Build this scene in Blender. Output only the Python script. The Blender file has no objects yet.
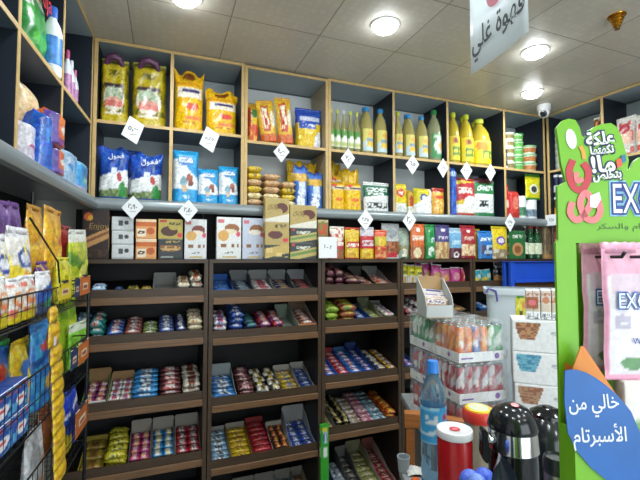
import bpy, math, random
from mathutils import Vector, Matrix
random.seed(7)
SC = bpy.context.scene
COL = SC.collection
PI = math.pi

# ------------------------------------------------------------------ camera model
FPX = 400.0
YAW = math.radians(21.2)
PITCH = math.atan(18/400)
EYE = 1.62
_F = (math.sin(YAW)*math.cos(PITCH), math.cos(YAW)*math.cos(PITCH), math.sin(PITCH))
_R = (math.cos(YAW), -math.sin(YAW), 0.0)
_U = (_R[1]*_F[2]-_R[2]*_F[1], _R[2]*_F[0]-_R[0]*_F[2], _R[0]*_F[1]-_R[1]*_F[0])

def ray(u, v):
    a = (u-320)/FPX; b = -(v-240)/FPX
    return tuple(_F[i]+a*_R[i]+b*_U[i] for i in range(3))

class Frame:
    """a vertical plane of the shop: a runs along it, off goes into it, z is height"""
    def __init__(s, ox, oy, psi):
        s.o = (ox, oy); s.psi = psi
        s.posts = []
        s.ex = (math.cos(psi), math.sin(psi)); s.ey = (-math.sin(psi), math.cos(psi))
    def pix(s, u, v, off=0.0):
        d = ray(u, v)
        k = off + s.o[0]*s.ey[0] + s.o[1]*s.ey[1]
        t = k/(d[0]*s.ey[0]+d[1]*s.ey[1])
        x, y = t*d[0]-s.o[0], t*d[1]-s.o[1]
        return x*s.ex[0]+y*s.ex[1], EYE+t*d[2]
    def w(s, a, off, z):
        return Vector((s.o[0]+a*s.ex[0]+off*s.ey[0], s.o[1]+a*s.ex[1]+off*s.ey[1], z))
    def put(s, o, a, off, z, rx=0, ry=0, rz=0):
        o.location = s.w(a, off, z); o.rotation_euler = (rx, ry, s.psi+rz)
        return o
    def sub(s, a, off, rz):
        p = s.w(a, off, 0)
        return Frame(p.x, p.y, s.psi+rz)

BF = Frame(0, 2.5, 0)                                   # fronts of the back wall's upper shelves
LR = Frame(0, 2.40, 0)                                  # fronts of the lower racks
LF = Frame(-0.385, 2.5, math.radians(86.4))             # fronts of the shelves on the side wall
RF = Frame(3.07, 2.5, math.radians(-87.6))              # fronts of the shelves on the other side wall
CF = Frame(0, 0, -YAW)                                  # the shopkeeper's counter
SF = Frame(-0.311, 0.99, math.radians(86.4))            # front of the wire snack rack
ROOMF = BF

# ------------------------------------------------------------------ materials
def lin(h):
    if not isinstance(h, str): return h
    h = h.lstrip('#')
    c = [int(h[i:i+2], 16)/255 for i in (0, 2, 4)]
    return tuple(x/12.92 if x <= .04045 else ((x+.055)/1.055)**2.4 for x in c)

def node_mat(name):
    m = bpy.data.materials.new(name); m.use_nodes = True
    nt = m.node_tree
    return m, nt, nt.nodes['Principled BSDF']

def bump(nt, b, scale, strength, dist=.004, detail=3):
    tc = nt.nodes.new('ShaderNodeTexCoord'); n = nt.nodes.new('ShaderNodeTexNoise')
    n.inputs['Scale'].default_value = scale; n.inputs['Detail'].default_value = detail
    bp = nt.nodes.new('ShaderNodeBump'); bp.inputs['Strength'].default_value = strength
    bp.inputs['Distance'].default_value = dist
    nt.links.new(tc.outputs['Object'], n.inputs['Vector'])
    nt.links.new(n.outputs['Fac'], bp.inputs['Height'])
    nt.links.new(bp.outputs['Normal'], b.inputs['Normal'])
    return n

def print_mat(name, rough, bscale, bstr, spec=.5, det=0):
    m, nt, b = node_mat(name)
    at = nt.nodes.new('ShaderNodeAttribute'); at.attribute_name = 'Col'
    if det:
        tc = nt.nodes.new('ShaderNodeTexCoord'); nz = nt.nodes.new('ShaderNodeTexNoise')
        nz.inputs['Scale'].default_value = 75; nz.inputs['Detail'].default_value = 3; nz.inputs['Roughness'].default_value = .7
        nt.links.new(tc.outputs['Object'], nz.inputs['Vector'])
        hs = nt.nodes.new('ShaderNodeHueSaturation')
        mv = nt.nodes.new('ShaderNodeMapRange'); mv.inputs['From Min'].default_value = .3; mv.inputs['From Max'].default_value = .7
        mv.inputs['To Min'].default_value = 1-det; mv.inputs['To Max'].default_value = 1+det*.7
        mh = nt.nodes.new('ShaderNodeMapRange'); mh.inputs['From Min'].default_value = .3; mh.inputs['From Max'].default_value = .7
        mh.inputs['To Min'].default_value = .5-det*.07; mh.inputs['To Max'].default_value = .5+det*.07
        sp = nt.nodes.new('ShaderNodeSeparateColor'); nt.links.new(nz.outputs['Color'], sp.inputs['Color'])
        nt.links.new(sp.outputs['Red'], mv.inputs['Value']); nt.links.new(sp.outputs['Green'], mh.inputs['Value'])
        nt.links.new(mv.outputs['Result'], hs.inputs['Value']); nt.links.new(mh.outputs['Result'], hs.inputs['Hue'])
        nt.links.new(at.outputs['Color'], hs.inputs['Color']); nt.links.new(hs.outputs['Color'], b.inputs['Base Color'])
    else: nt.links.new(at.outputs['Color'], b.inputs['Base Color'])
    b.inputs['Roughness'].default_value = rough
    b.inputs['Specular IOR Level'].default_value = spec
    bump(nt, b, bscale, bstr)
    return m
FILM = print_mat('printed_film', .3, 45, .6, .55, .42)
FOIL = print_mat('printed_foil', .2, 60, .3, .7, .2)
CARD = print_mat('printed_card', .42, 30, .08, .5, .12)
PAPER = print_mat('printed_paper', .7, 40, .15, .3)

_mats = {}
def mat(hexc, rough=.5, metal=0.0, var=.12, scale=9, trans=0.0, alpha=1.0, emit=0.0, spec=.5, grain=False):
    k = (hexc, rough, metal, var, scale, trans, alpha, emit, spec, grain)
    if k in _mats: return _mats[k]
    m, nt, b = node_mat('surface_%d' % len(_mats))
    c = lin(hexc)
    if emit:
        b.inputs['Emission Color'].default_value = (*c, 1); b.inputs['Emission Strength'].default_value = emit
    tc = nt.nodes.new('ShaderNodeTexCoord'); n = nt.nodes.new('ShaderNodeTexNoise')
    n.inputs['Scale'].default_value = scale; n.inputs['Detail'].default_value = 4
    if grain:
        mp = nt.nodes.new('ShaderNodeMapping'); mp.inputs['Scale'].default_value = (.6, 6, 14)
        nt.links.new(tc.outputs['Object'], mp.inputs['Vector']); nt.links.new(mp.outputs['Vector'], n.inputs['Vector'])
    else:
        nt.links.new(tc.outputs['Object'], n.inputs['Vector'])
    r = nt.nodes.new('ShaderNodeValToRGB')
    r.color_ramp.elements[0].position = .3; r.color_ramp.elements[1].position = .7
    r.color_ramp.elements[0].color = (*[x*(1-var) for x in c], 1)
    r.color_ramp.elements[1].color = (*[min(1, x*(1+var)) for x in c], 1)
    nt.links.new(n.outputs['Fac'], r.inputs['Fac']); nt.links.new(r.outputs['Color'], b.inputs['Base Color'])
    b.inputs['Roughness'].default_value = rough; b.inputs['Metallic'].default_value = metal
    b.inputs['Specular IOR Level'].default_value = spec
    b.inputs['Transmission Weight'].default_value = trans
    b.inputs['Alpha'].default_value = alpha
    _mats[k] = m
    return m

def wrap_mat():
    m = bpy.data.materials.new('clear_wrap'); m.use_nodes = True; nt = m.node_tree; nt.nodes.clear()
    out = nt.nodes.new('ShaderNodeOutputMaterial'); mix = nt.nodes.new('ShaderNodeMixShader')
    t = nt.nodes.new('ShaderNodeBsdfTransparent'); g = nt.nodes.new('ShaderNodeBsdfPrincipled')
    g.inputs['Base Color'].default_value = (.85, .9, .92, 1); g.inputs['Roughness'].default_value = .12
    tc = nt.nodes.new('ShaderNodeTexCoord'); n = nt.nodes.new('ShaderNodeTexNoise'); n.inputs['Scale'].default_value = 14
    n.inputs['Detail'].default_value = 4; n.inputs['Distortion'].default_value = 1.5
    r = nt.nodes.new('ShaderNodeMapRange'); r.inputs['From Min'].default_value = .35; r.inputs['From Max'].default_value = .75
    r.inputs['To Min'].default_value = .04; r.inputs['To Max'].default_value = .38
    bp = nt.nodes.new('ShaderNodeBump'); bp.inputs['Strength'].default_value = .7; bp.inputs['Distance'].default_value = .01
    L = nt.links.new
    L(tc.outputs['Object'], n.inputs['Vector']); L(n.outputs['Fac'], r.inputs['Value']); L(r.outputs['Result'], mix.inputs['Fac'])
    L(n.outputs['Fac'], bp.inputs['Height']); L(bp.outputs['Normal'], g.inputs['Normal'])
    L(t.outputs['BSDF'], mix.inputs[1]); L(g.outputs['BSDF'], mix.inputs[2]); L(mix.outputs['Shader'], out.inputs['Surface'])
    return m
WRAP = wrap_mat()
def paper_mat():
    m, nt, b = node_mat('thin_paper')
    tr = nt.nodes.new('ShaderNodeBsdfTranslucent'); tr.inputs['Color'].default_value = (.86, .92, .94, 1)
    b.inputs['Base Color'].default_value = (*lin('#eef4f6'), 1); b.inputs['Roughness'].default_value = .35
    mx = nt.nodes.new('ShaderNodeMixShader'); mx.inputs['Fac'].default_value = .5
    nz = bump(nt, b, 12, .05)
    out = nt.nodes['Material Output']
    nt.links.new(b.outputs['BSDF'], mx.inputs[1]); nt.links.new(tr.outputs['BSDF'], mx.inputs[2]); nt.links.new(mx.outputs['Shader'], out.inputs['Surface'])
    return m
SHEET = paper_mat()

# ------------------------------------------------------------------ objects
def tag(o, label, cat, group=None):
    o['label'] = label; o['category'] = cat
    if group: o['group'] = group
    return o
def thing(name, label, cat, group=None):
    o = bpy.data.objects.new(name, None); o.empty_display_size = .02; COL.objects.link(o)
    return tag(o, label, cat, group)
def obj(name, me, parent=None, loc=None, rot=None, label=None):
    o = bpy.data.objects.new(name, me); COL.objects.link(o)
    if parent: o.parent = parent
    if loc: o.location = loc
    if rot: o.rotation_euler = rot
    if label: o['label'] = label
    return o
def struct(name, me):
    o = obj(name, me); o['kind'] = 'structure'; return o
def dup(root, label=None, group=None):
    def rec(o, par):
        c = o.copy(); COL.objects.link(c)
        if par: c.parent = par
        for ch in o.children: rec(ch, c)
        return c
    r = rec(root, None)
    if label: r['label'] = label
    if group: r['group'] = group
    return r

def mesh(name, V, Fc, m, cols=None, smooth=True):
    me = bpy.data.meshes.new(name); me.from_pydata(V, [], Fc)
    me.materials.append(m)
    if cols:
        ca = me.color_attributes.new('Col', 'FLOAT_COLOR', 'POINT')
        flat = []
        for c in cols: flat += [c[0], c[1], c[2], 1.0]
        ca.data.foreach_set('color', flat)
    if smooth: me.polygons.foreach_set('use_smooth', [True]*len(me.polygons))
    me.update()
    return me

class MB:
    """collects boxes, tubes and lathes into one mesh"""
    def __init__(s): s.V = []; s.F = []
    def box(s, x0, x1, y0, y1, z0, z1, M=None):
        b = len(s.V)
        P = [(x, y, z) for z in (z0, z1) for y in (y0, y1) for x in (x0, x1)]
        s.V += [tuple(M @ Vector(p)) if M else p for p in P]
        for f in ((0, 2, 3, 1), (4, 5, 7, 6), (0, 1, 5, 4), (2, 6, 7, 3), (0, 4, 6, 2), (1, 3, 7, 5)):
            s.F.append(tuple(b+i for i in f))
        return s
    def tube(s, pts, r, n=6, closed=False):
        pts = [Vector(p) for p in pts]; b = len(s.V); k = len(pts)
        for i, p in enumerate(pts):
            if closed: d = pts[(i+1) % k]-pts[i-1]
            else: d = pts[min(i+1, k-1)]-pts[max(i-1, 0)]
            d.normalize()
            q = Vector((0, 0, 1)) if abs(d.z) < .9 else Vector((1, 0, 0))
            e1 = d.cross(q).normalized(); e2 = d.cross(e1)
            rr = r[i] if isinstance(r, (list, tuple)) else r
            for j in range(n):
                t = 2*PI*j/n
                s.V.append(tuple(p+e1*math.cos(t)*rr+e2*math.sin(t)*rr))
        for i in range(k if closed else k-1):
            for j in range(n):
                a, c = b+i*n, b+((i+1) % k)*n
                s.F.append((a+j, a+(j+1) % n, c+(j+1) % n, c+j))
        if not closed:
            s.F.append(tuple(b+j for j in range(n))[::-1]); s.F.append(tuple(b+(k-1)*n+j for j in range(n)))
        return s
    def lathe(s, prof, n=20, cx=0, cy=0, cap=True, M=None, sx=1, sy=1):
        b = len(s.V)
        for r, z in prof:
            for j in range(n):
                t = 2*PI*j/n
                p = (cx+r*math.cos(t)*sx, cy+r*math.sin(t)*sy, z)
                s.V.append(tuple(M @ Vector(p)) if M else p)
        for i in range(len(prof)-1):
            for j in range(n):
                a, c = b+i*n, b+(i+1)*n
                s.F.append((a+j, a+(j+1) % n, c+(j+1) % n, c+j))
        if cap:
            s.F.append(tuple(b+j for j in range(n))[::-1])
            s.F.append(tuple(b+(len(prof)-1)*n+j for j in range(n)))
        return s
    def prism(s, pts, d0, d1, M=None):
        """outline in x,z pushed from y=d0 to y=d1"""
        b = len(s.V); n = len(pts)
        for y in (d0, d1):
            for (x, z) in pts:
                p = (x, y, z); s.V.append(tuple(M @ Vector(p)) if M else p)
        s.F.append(tuple(range(b, b+n))); s.F.append(tuple(range(b+2*n-1, b+n-1, -1)))
        for i in range(n):
            j = (i+1) % n
            s.F.append((b+i, b+n+i, b+n+j, b+j))
        return s
    def me(s, name, m, smooth=False, col=None, bev=0, angle=40):
        me = mesh(name, s.V, s.F, m, [lin(col)]*len(s.V) if col else None, smooth)
        if bev:
            import bmesh
            bm = bmesh.new(); bm.from_mesh(me)
            bmesh.ops.bevel(bm, geom=bm.edges[:], offset=bev, segments=1, affect='EDGES', clamp_overlap=True)
            bm.to_mesh(me); bm.free()
        if smooth: me.set_sharp_from_angle(angle=math.radians(angle))
        return me

# ------------------------------------------------------------------ lettering
_AR = {'ا': 0xFE8D, 'أ': 0xFE83, 'ة': 0xFE93, 'ر': 0xFEAD, 'و': 0xFEED, 'د': 0xFEA9}
_AR4 = {'ب': 0xFE8F, 'ت': 0xFE95, 'ح': 0xFEA1, 'خ': 0xFEA5, 'س': 0xFEB1, 'ص': 0xFEB9, 'ع': 0xFEC9, 'غ': 0xFECD, 'ف': 0xFED1,
        'ق': 0xFED5, 'ك': 0xFED9, 'ل': 0xFEDD, 'م': 0xFEE1, 'ن': 0xFEE5, 'ه': 0xFEE9, 'ي': 0xFEF1}
def arabic(s):
    """joined letter shapes in visual order"""
    s = s.replace('لأ', '\uE001').replace('لا', '\uE002')
    AR = dict(_AR); AR['\uE001'] = 0xFEF7; AR['\uE002'] = 0xFEFB
    out = []
    for i, c in enumerate(s):
        pj = i > 0 and (s[i-1] in _AR4 or s[i-1] == 'ـ')
        nj = i+1 < len(s) and (s[i+1] in _AR4 or s[i+1] in AR or s[i+1] == 'ـ')
        if c in AR: out.append(chr(AR[c]+(1 if pj else 0)))
        elif c in _AR4:
            b = _AR4[c]
            out.append(chr(b+(3 if pj and nj else 1 if pj else 2 if nj else 0)))
        else: out.append(c)
    return ''.join(out[::-1])

def text_mesh(body, width=None, height=None, thick=.0006, shear=0, bold=0.0, res=2):
    """lettering in the x,z plane facing -y, centred; scaled to width (and height)"""
    c = bpy.data.curves.new('lettering', 'FONT'); c.body = body; c.align_x = 'CENTER'; c.align_y = 'CENTER'
    c.resolution_u = res; c.shear = shear; c.offset = bold
    o = bpy.data.objects.new('lettering', c); COL.objects.link(o)
    bpy.context.view_layer.update()
    dg = bpy.context.evaluated_depsgraph_get()
    me = bpy.data.meshes.new_from_object(o.evaluated_get(dg))
    COL.objects.unlink(o); bpy.data.objects.remove(o)
    xs = [v.co.x for v in me.vertices]; ys = [v.co.y for v in me.vertices]
    if not xs: return None
    cx, cy = (min(xs)+max(xs))/2, (min(ys)+max(ys))/2
    w, h = max(xs)-min(xs), max(ys)-min(ys)
    sx = width/w if width else height/h
    sz = height/h if height else sx
    V = [((v.co.x-cx)*sx, 0.0, (v.co.y-cy)*sz) for v in me.vertices]
    Fc = [tuple(p.vertices) for p in me.polygons]
    bpy.data.meshes.remove(me)
    return V, Fc
def text_obj(body, parent, x, y, z, m, width=None, height=None, shear=0, bold=0.0, ry=0, name='lettering', res=2):
    t = text_mesh(body, width, height, shear=shear, bold=bold, res=res)
    me = mesh(name, t[0], t[1], m, smooth=False)
    return obj(name, me, parent, (x, y, z), (0, ry, 0))

# ------------------------------------------------------------------ printed surfaces
def hsh(*a):
    x = math.sin(sum(v*k for v, k in zip(a, (12.9898, 78.233, 37.719, 9.17))))*43758.5453
    return x-math.floor(x)
class Print:
    def __init__(s, base, *ops):
        s.base = lin(base); s.ops = [tuple(lin(x) if isinstance(x, str) and x.startswith('#') else x for x in o) for o in ops]
    def __call__(s, u, v):
        c = s.base
        for o in s.ops:
            k = o[0]
            if k == 'r':
                if o[1] <= u <= o[3] and o[2] <= v <= o[4]: c = o[5]
            elif k == 'e':
                if ((u-o[1])/o[3])**2+((v-o[2])/o[4])**2 <= 1: c = o[5]
            elif k == 's':
                if o[1] <= v <= o[2]: c = o[3]
            elif k == 'd':                       # slanted band: v between v0+k*u and v1+k*u
                if o[1] <= v-o[3]*u <= o[2]: c = o[4]
            elif k == 't':                       # rows of small print
                if o[1] <= u <= o[3] and o[2] <= v <= o[4]:
                    if hsh(round(u*17), round((v-o[2])/(o[4]-o[2])*3), o[6]) > .38: c = o[5]
            elif k == 'n':                       # speckle: cells of colour
                if hsh(round(u*o[1]), round(v*o[1]), o[4]) < o[3]: c = o[2]
            elif k == 'nr':                      # speckle inside a rect
                if o[1] <= u <= o[3] and o[2] <= v <= o[4] and hsh(round(u*o[6]), round(v*o[6]), o[8]) < o[7]: c = o[5]
        return c
# ------------------------------------------------------------------ package shapes
def wob(seed, u, v):
    return (math.sin(7.1*u+5.3*v+seed*1.7)+math.sin(13.7*u-9.1*v+seed*2.3)+math.sin(-5.9*u+17.3*v+seed*.9))/3

def pouch_mesh(w, h, d, pr, seed=1, style='stand', nx=None, nz=None, ruffle=0.0, crumple=.012, waist=.03, m=FILM):
    """filled film bag standing on z=0, front to -y"""
    nx = nx or max(8, min(26, int(w/.006))); nz = nz or max(10, min(34, int(h/.006)))
    V = []; C = []; Fc = []
    back = lin('#777777') if pr is None else pr.base
    for side in (-1, 1):
        for j in range(nz+1):
            v = j/nz
            if style == 'stand': g = min(1, (.80+.5*v)) * (max(0, 1-(max(0, v-.25)/.72)**2.2))**.6 if v < .97 else 0
            elif style == 'brick': g = 1 if v < .88 else max(0, (1-(v-.88)/.1))**.7
            else:
                t = min(1, max(0, (v-.045)/.91)); g = (max(0, 1-(2*t-1)**2))**.55
            for i in range(nx+1):
                u = i/nx
                f = (max(0, 1-abs(2*u-1)**(6 if style == 'brick' else 2.6)))**.5
                y = side*d/2*(f*g)
                y += crumple*h*wob(seed+side, u*1.5, v*1.5)*f*min(1, g+.15)
                ww = w*(1-waist*math.sin(PI*v))
                if style == 'stand': ww *= (1-.05*(1-v))
                x = (u-.5)*ww + w*.012*wob(seed+5, v*2, u*.3)
                z = v*h
                if ruffle and v > .78:
                    k = (v-.78)/.22
                    y += ruffle*k*h*math.sin(u*19+seed)*(.6 if side < 0 else .45)
                    z += ruffle*k*h*.9*math.sin(u*11+seed*2.1); x *= 1+.035*math.sin(k*2.2)
                V.append((x, y, max(0, z)))
                C.append(pr(u, v) if side < 0 or pr is None else pr(1-u, v))
    n1 = (nx+1)*(nz+1)
    for j in range(nz):
        for i in range(nx):
            a = j*(nx+1)+i; b = a+nx+1
            Fc.append((a, a+1, b+1, b)); Fc.append((n1+a+1, n1+a, n1+b, n1+b+1))
    for i in range(nx):
        Fc.append((i+1, i, n1+i, n1+i+1)); a = nz*(nx+1)+i; Fc.append((a, a+1, n1+a+1, n1+a))
    for j in range(nz):
        a = j*(nx+1); b = a+nx+1
        Fc.append((a, b, n1+b, n1+a)); a += nx; b += nx; Fc.append((b, a, n1+a, n1+b))
    return mesh('pouch', V, Fc, m, C)

def seal_mesh(w, hh, pr_col, seed=1, m=FILM):
    """ribbed flat seam of a bag, z from 0 up"""
    V = []; Fc = []; n = 14
    for side in (-1, 1):
        for j in (0, 1):
            for i in range(n+1):
                u = i/n
                V.append(((u-.5)*w, side*.0012+.0022*math.sin(u*9+seed), j*hh+(.0018*(i % 2) if j else 0)))
    k = n+1
    for i in range(n):
        Fc += [(i, i+1, k+i+1, k+i), (2*k+i+1, 2*k+i, 3*k+i, 3*k+i+1), (k+i, k+i+1, 3*k+i+1, 3*k+i), (i+1, i, 2*k+i, 2*k+i+1)]
    Fc += [(0, k, 3*k, 2*k), (n, 2*k+n, 3*k+n, k+n)]
    return mesh('seal', V, Fc, m, [lin(pr_col)]*len(V))

def carton_mesh(w, h, d, pf, ps=None, pt=None, r=.0025, m=CARD, nx=None, nz=None):
    """printed carton, softly rounded edges, standing on z=0, front to -y, centred in x and y"""
    V = []; C = []; Fc = []
    nx = nx or max(4, min(44, int(w/.0032))); nz = nz or max(4, min(48, int(h/.0032))); ny = max(3, min(10, int(d/.02)))
    ps = ps or pf; pt = pt or Print('#ffffff'); half = (w/2, d/2, h/2)
    def rnd(p):
        q = [max(-(half[i]-r), min(half[i]-r, p[i])) for i in range(3)]
        dv = [p[i]-q[i] for i in range(3)]; L = math.sqrt(sum(x*x for x in dv))
        if L > 1e-9: p = [q[i]+dv[i]*r/L for i in range(3)]
        return (p[0], p[1], p[2]+half[2])
    def st(n): return [0.0, .012]+[i/n for i in range(1, n)]+[.988, 1.0]
    def face(a, b, fixed, val, pr, flip, na, nb):
        base = len(V); A, B = st(na), st(nb)
        for vb in B:
            for va in A:
                p = [0, 0, 0]; p[fixed] = val*half[fixed]; p[a] = (2*va-1)*half[a]; p[b] = (2*vb-1)*half[b]
                V.append(rnd(p)); C.append(pr(1-va if flip == 2 else va, vb))
        k = len(A)
        for j in range(len(B)-1):
            for i in range(k-1):
                q = base+j*k+i; t = (q, q+1, q+1+k, q+k)
                Fc.append(t[::-1] if flip else t)
    face(0, 2, 1, -1, pf, 0, nx, nz); face(0, 2, 1, 1, pf, 2, nx, nz)
    face(1, 2, 0, -1, ps, 1, ny, nz); face(1, 2, 0, 1, ps, 0, ny, nz)
    face(0, 1, 2, 1, pt, 0, nx, ny); face(0, 1, 2, -1, pt, 1, nx, ny)
    return mesh('carton', V, Fc, m, C)

_bars = {}
def bar_mesh(L, d, h, cols, seed=0, m=FILM):
    """flow-wrapped bar lying along x on z=0, crimped ends"""
    key = (round(L, 3), round(d, 3), round(h, 3), cols, seed, m.name)
    if key in _bars: return _bars[key]
    base, a1, a2 = [lin(c) for c in cols]
    n, k = 12, 10
    V = []; C = []; Fc = []
    for i in range(n+1):
        u = i/n
        end = 0 if .08 < u < .92 else 1
        t = min(1, min(u-.06, .94-u)/.12) if not end else 0
        e = max(.10, t)**.5 if not end else .10
        for j in range(k):
            th = 2*PI*j/k
            y = math.cos(th); z = math.sin(th)
            y = math.copysign(abs(y)**.6, y)*d/2*(1.0 if not end else 1.04); z = math.copysign(abs(z)**.7, z)*h/2*e
            z += h*.06*wob(seed, u*3, j*.3)*e
            V.append(((u-.5)*L, y, z+h/2))
            r1 = hsh(i, j, seed)
            c = base
            if not end and .22 < u < .78 and z > -.2*h:
                c = a1 if abs(u-.5) < .2 and abs(math.cos(th)) < .85 else base
                if r1 > .62: c = a2
            elif end and i in (1, n-1): c = tuple(x*.9+.06 for x in base)
            C.append(c)
    for i in range(n):
        for j in range(k):
            a = i*k+j; b = i*k+(j+1) % k
            Fc.append((a, a+k, b+k, b))
    Fc.append(tuple(range(k))); Fc.append(tuple(n*k+j for j in range(k))[::-1])
    me = mesh('wrapper', V, Fc, m, C)
    _bars[key] = me
    return me

# ------------------------------------------------------------------ items placed on a shelf
def span(fr, u0, u1, vt, z0, off):
    a0, _ = fr.pix(u0, vt+8, off); a1, _ = fr.pix(u1, vt+8, off)
    _, zt = fr.pix((u0+u1)/2, vt, off)
    if a0 > a1: a0, a1 = a1, a0
    if off > -.01:
        for lo, hi, zl, zh in fr.posts:          # keep clear of the uprights
            if zl-.02 < z0 < zh and a1 > lo and a0 < hi:
                if a1-lo < hi-a0: a1 = lo
                else: a0 = hi
    return (a0+a1)/2, abs(a1-a0), zt-z0

def bag(fr, u0, u1, vt, z0, d, pr, label, name='snack_bag', cat='bag', off=.03, style='stand', lean=0, tilt=0, group=None,
        seed=None, seals=True, ruffle=0.0, sealcol=None, crumple=.012, rz=0, fill=.97, m=FILM, waist=.03):
    a, w, h = span(fr, u0, u1, vt, z0, off+(d*.42 if fr is LF or fr is SF else 0)); w *= fill
    seed = seed if seed is not None else int(u0*7+vt) % 97
    t = thing(name, label, cat, group)
    hh = min(.016, h*.07)
    sc = sealcol or '#d8d8d0'
    obj('pouch', pouch_mesh(w, h-(hh*.6 if seals else 0), d, pr, seed, style, ruffle=ruffle, crumple=crumple, m=m, waist=waist), t)
    if seals:
        obj('top_seal', seal_mesh(w*.99, hh, sc, seed, m), t, (0, 0, h-hh))
    fr.put(t, a, off+d/2+.004, z0+.0012+(abs(math.sin(tilt))*w/2 if tilt else 0), rx=-lean, ry=tilt, rz=rz)
    t['_w'] = w; t['_h'] = h
    return t

def carton(fr, u0, u1, vt, z0, d, pf, label, name='carton', cat='box', off=.02, ps=None, pt=None, group=None, lid=True, zt=None, fill=.985, rz=0):
    a, w, h = span(fr, u0, u1, vt, z0, off); w *= fill
    if zt: h = zt-z0
    t = thing(name, label, cat, group)
    obj('box_body', carton_mesh(w, h, d, pf, ps, pt), t)
    if lid:
        me = MB().box(-w/2+.002, w/2-.002, -d/2+.001, d/2-.004, h-.0005, h+.0012).me('tuck_flap', CARD, col=tuple(pf.base))
        obj('tuck_flap', me, t)
    fr.put(t, a, off+d/2, z0+.0008, rz=rz)
    t['_w'] = w; t['_h'] = h; t['_d'] = d
    return t

OIL = mat('#ecd648', .12, trans=.5, var=.05, spec=.6)
OILB = mat('#e6d98a', .1, trans=.6, var=.05, spec=.6)
OILP = mat('#d4d08c', .1, trans=.65, var=.05, spec=.6)
def oil_bottle(fr, u0, u1, vt, z0, off, capc, labels, label, oil=OIL, handle=None, group=None, slim=False, sx=None):
    a, w, h = span(fr, u0, u1, vt, z0, off); r = w/2*(.9 if handle else .96)
    t = thing('oil_bottle', label, 'bottle', group)
    hb = h*.9
    if slim: prof = [(r*.8, 0), (r, .02*h), (r, .3*h), (r*.9, .34*h), (r, .4*h), (r, .55*h), (r*.75, .66*h), (r*.42, .78*h), (r*.36, .9*h), (r*.4, .92*h)]
    else: prof = [(r*.85, 0), (r, .03*h), (r, .2*h), (r*.94, .24*h), (r, .3*h), (r*.97, .55*h), (r*.86, .68*h), (r*.6, .8*h), (r*.34, .87*h), (r*.33, .93*h)]
    obj('bottle_body', MB().lathe(prof, 18).me('bottle_body', oil, True), t)
    cr = r*.42
    obj('cap', MB().lathe([(cr, .91*h), (cr, .985*h), (cr*.85, h)], 14).me('cap', mat(capc, .4), True, angle=30), t)
    # wrapped label
    V = []; C = []; Fc = []; n = 22; k = 8
    pl = labels; z0l, z1l = (.06, .52) if not slim else (.1, .5)
    for j in range(k+1):
        for i in range(n+1):
            th = PI*1.08+PI*.84*i/n
            rr = r*1.012
            V.append((rr*math.cos(th), rr*math.sin(th), (z0l+(z1l-z0l)*j/k)*h)); C.append(pl(i/n, j/k))
    for j in range(k):
        for i in range(n):
            q = j*(n+1)+i; Fc.append((q, q+1, q+n+2, q+n+1))
    obj('paper_label', mesh('paper_label', V, Fc, CARD, C), t)
    if handle:
        pts = [(r*.55, 0, .82*h), (r*.98, 0, .80*h), (r*1.06, 0, .7*h), (r*1.06, 0, .5*h), (r*1.0, 0, .44*h)]
        obj('handle', MB().tube(pts, r*.13, 8).me('handle', mat(handle, .35), True), t)
    fr.put(t, a, off+r, z0+.001, rz=(.35 if handle else .15*hsh(u0, vt)))
    return t

def lathe_thing(fr, u0, u1, vt, z0, off, prof, m, label, name, cat, group=None, parts=()):
    """prof in units of (radius, height); parts: (name, prof, material)"""
    a, w, h = span(fr, u0, u1, vt, z0, off); r = w/2*.97
    t = thing(name, label, cat, group)
    obj('container', MB().lathe([(p*r, q*h) for p, q in prof], 20).me('container', m, True), t)
    for nm, pp, mm in parts:
        obj(nm, MB().lathe([(p*r, q*h) for p, q in pp], 20).me(nm, mm, True), t)
    fr.put(t, a, off+r, z0+.001)
    return t

# open display carton lying on a sloping tray shelf
_ordw = ['first', 'second', 'third', 'fourth', 'fifth', 'sixth', 'seventh']
TILT = math.radians(12)
class Tray:
    def __init__(s, zlip): s.z = zlip-.045
    def put(s, o, a, sl, n, rz=0, rx=0, ry=0):
        y = .018+sl*math.cos(TILT)-n*math.sin(TILT); z = s.z+sl*math.sin(TILT)+n*math.cos(TILT)
        o.location = LR.w(a, y, z)
        e = Matrix.Rotation(TILT, 4, 'X') @ Matrix.Rotation(rz, 4, 'Z') @ Matrix.Rotation(ry, 4, 'Y') @ Matrix.Rotation(rx, 4, 'X')
        o.rotation_euler = e.to_euler()
        return o

def open_box(w, L, hf, hb, col, inner, label, group=None, front=None, name='display_box'):
    t = thing(name, label, 'box', group)
    th = .0025
    mo = mat(col, .6, var=.05); mi = mat(inner, .7, var=.06)
    obj('base', MB().box(-w/2, w/2, 0, L, 0, th).me('base', mi), t)
    obj('front_wall', MB().box(-w/2, w/2, 0, th, 0, hf).me('front_wall', mat(front, .45, var=.25, scale=40) if front else mo), t)
    for sx in (-1, 1):
        x0, x1 = sorted((sx*w/2, sx*(w/2-th)))
        b = MB().prism([(0, 0), (L, 0), (L, hb*.8), (L*.75, hb*.72), (L*.35, hf*1.15), (0, hf)], x0, x1, Matrix(((0, 1, 0, 0), (1, 0, 0, 0), (0, 0, 1, 0), (0, 0, 0, 1))))
        obj('side_wall', b.me('side_wall', mo), t)
    obj('back_flap', MB().prism([(-w/2, 0), (w/2, 0), (w/2, hb*.9), (w/2*.9, hb), (-w/2*.9, hb), (-w/2, hb*.9)], L-th, L).me('back_flap', mi), t)
    return t
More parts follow.
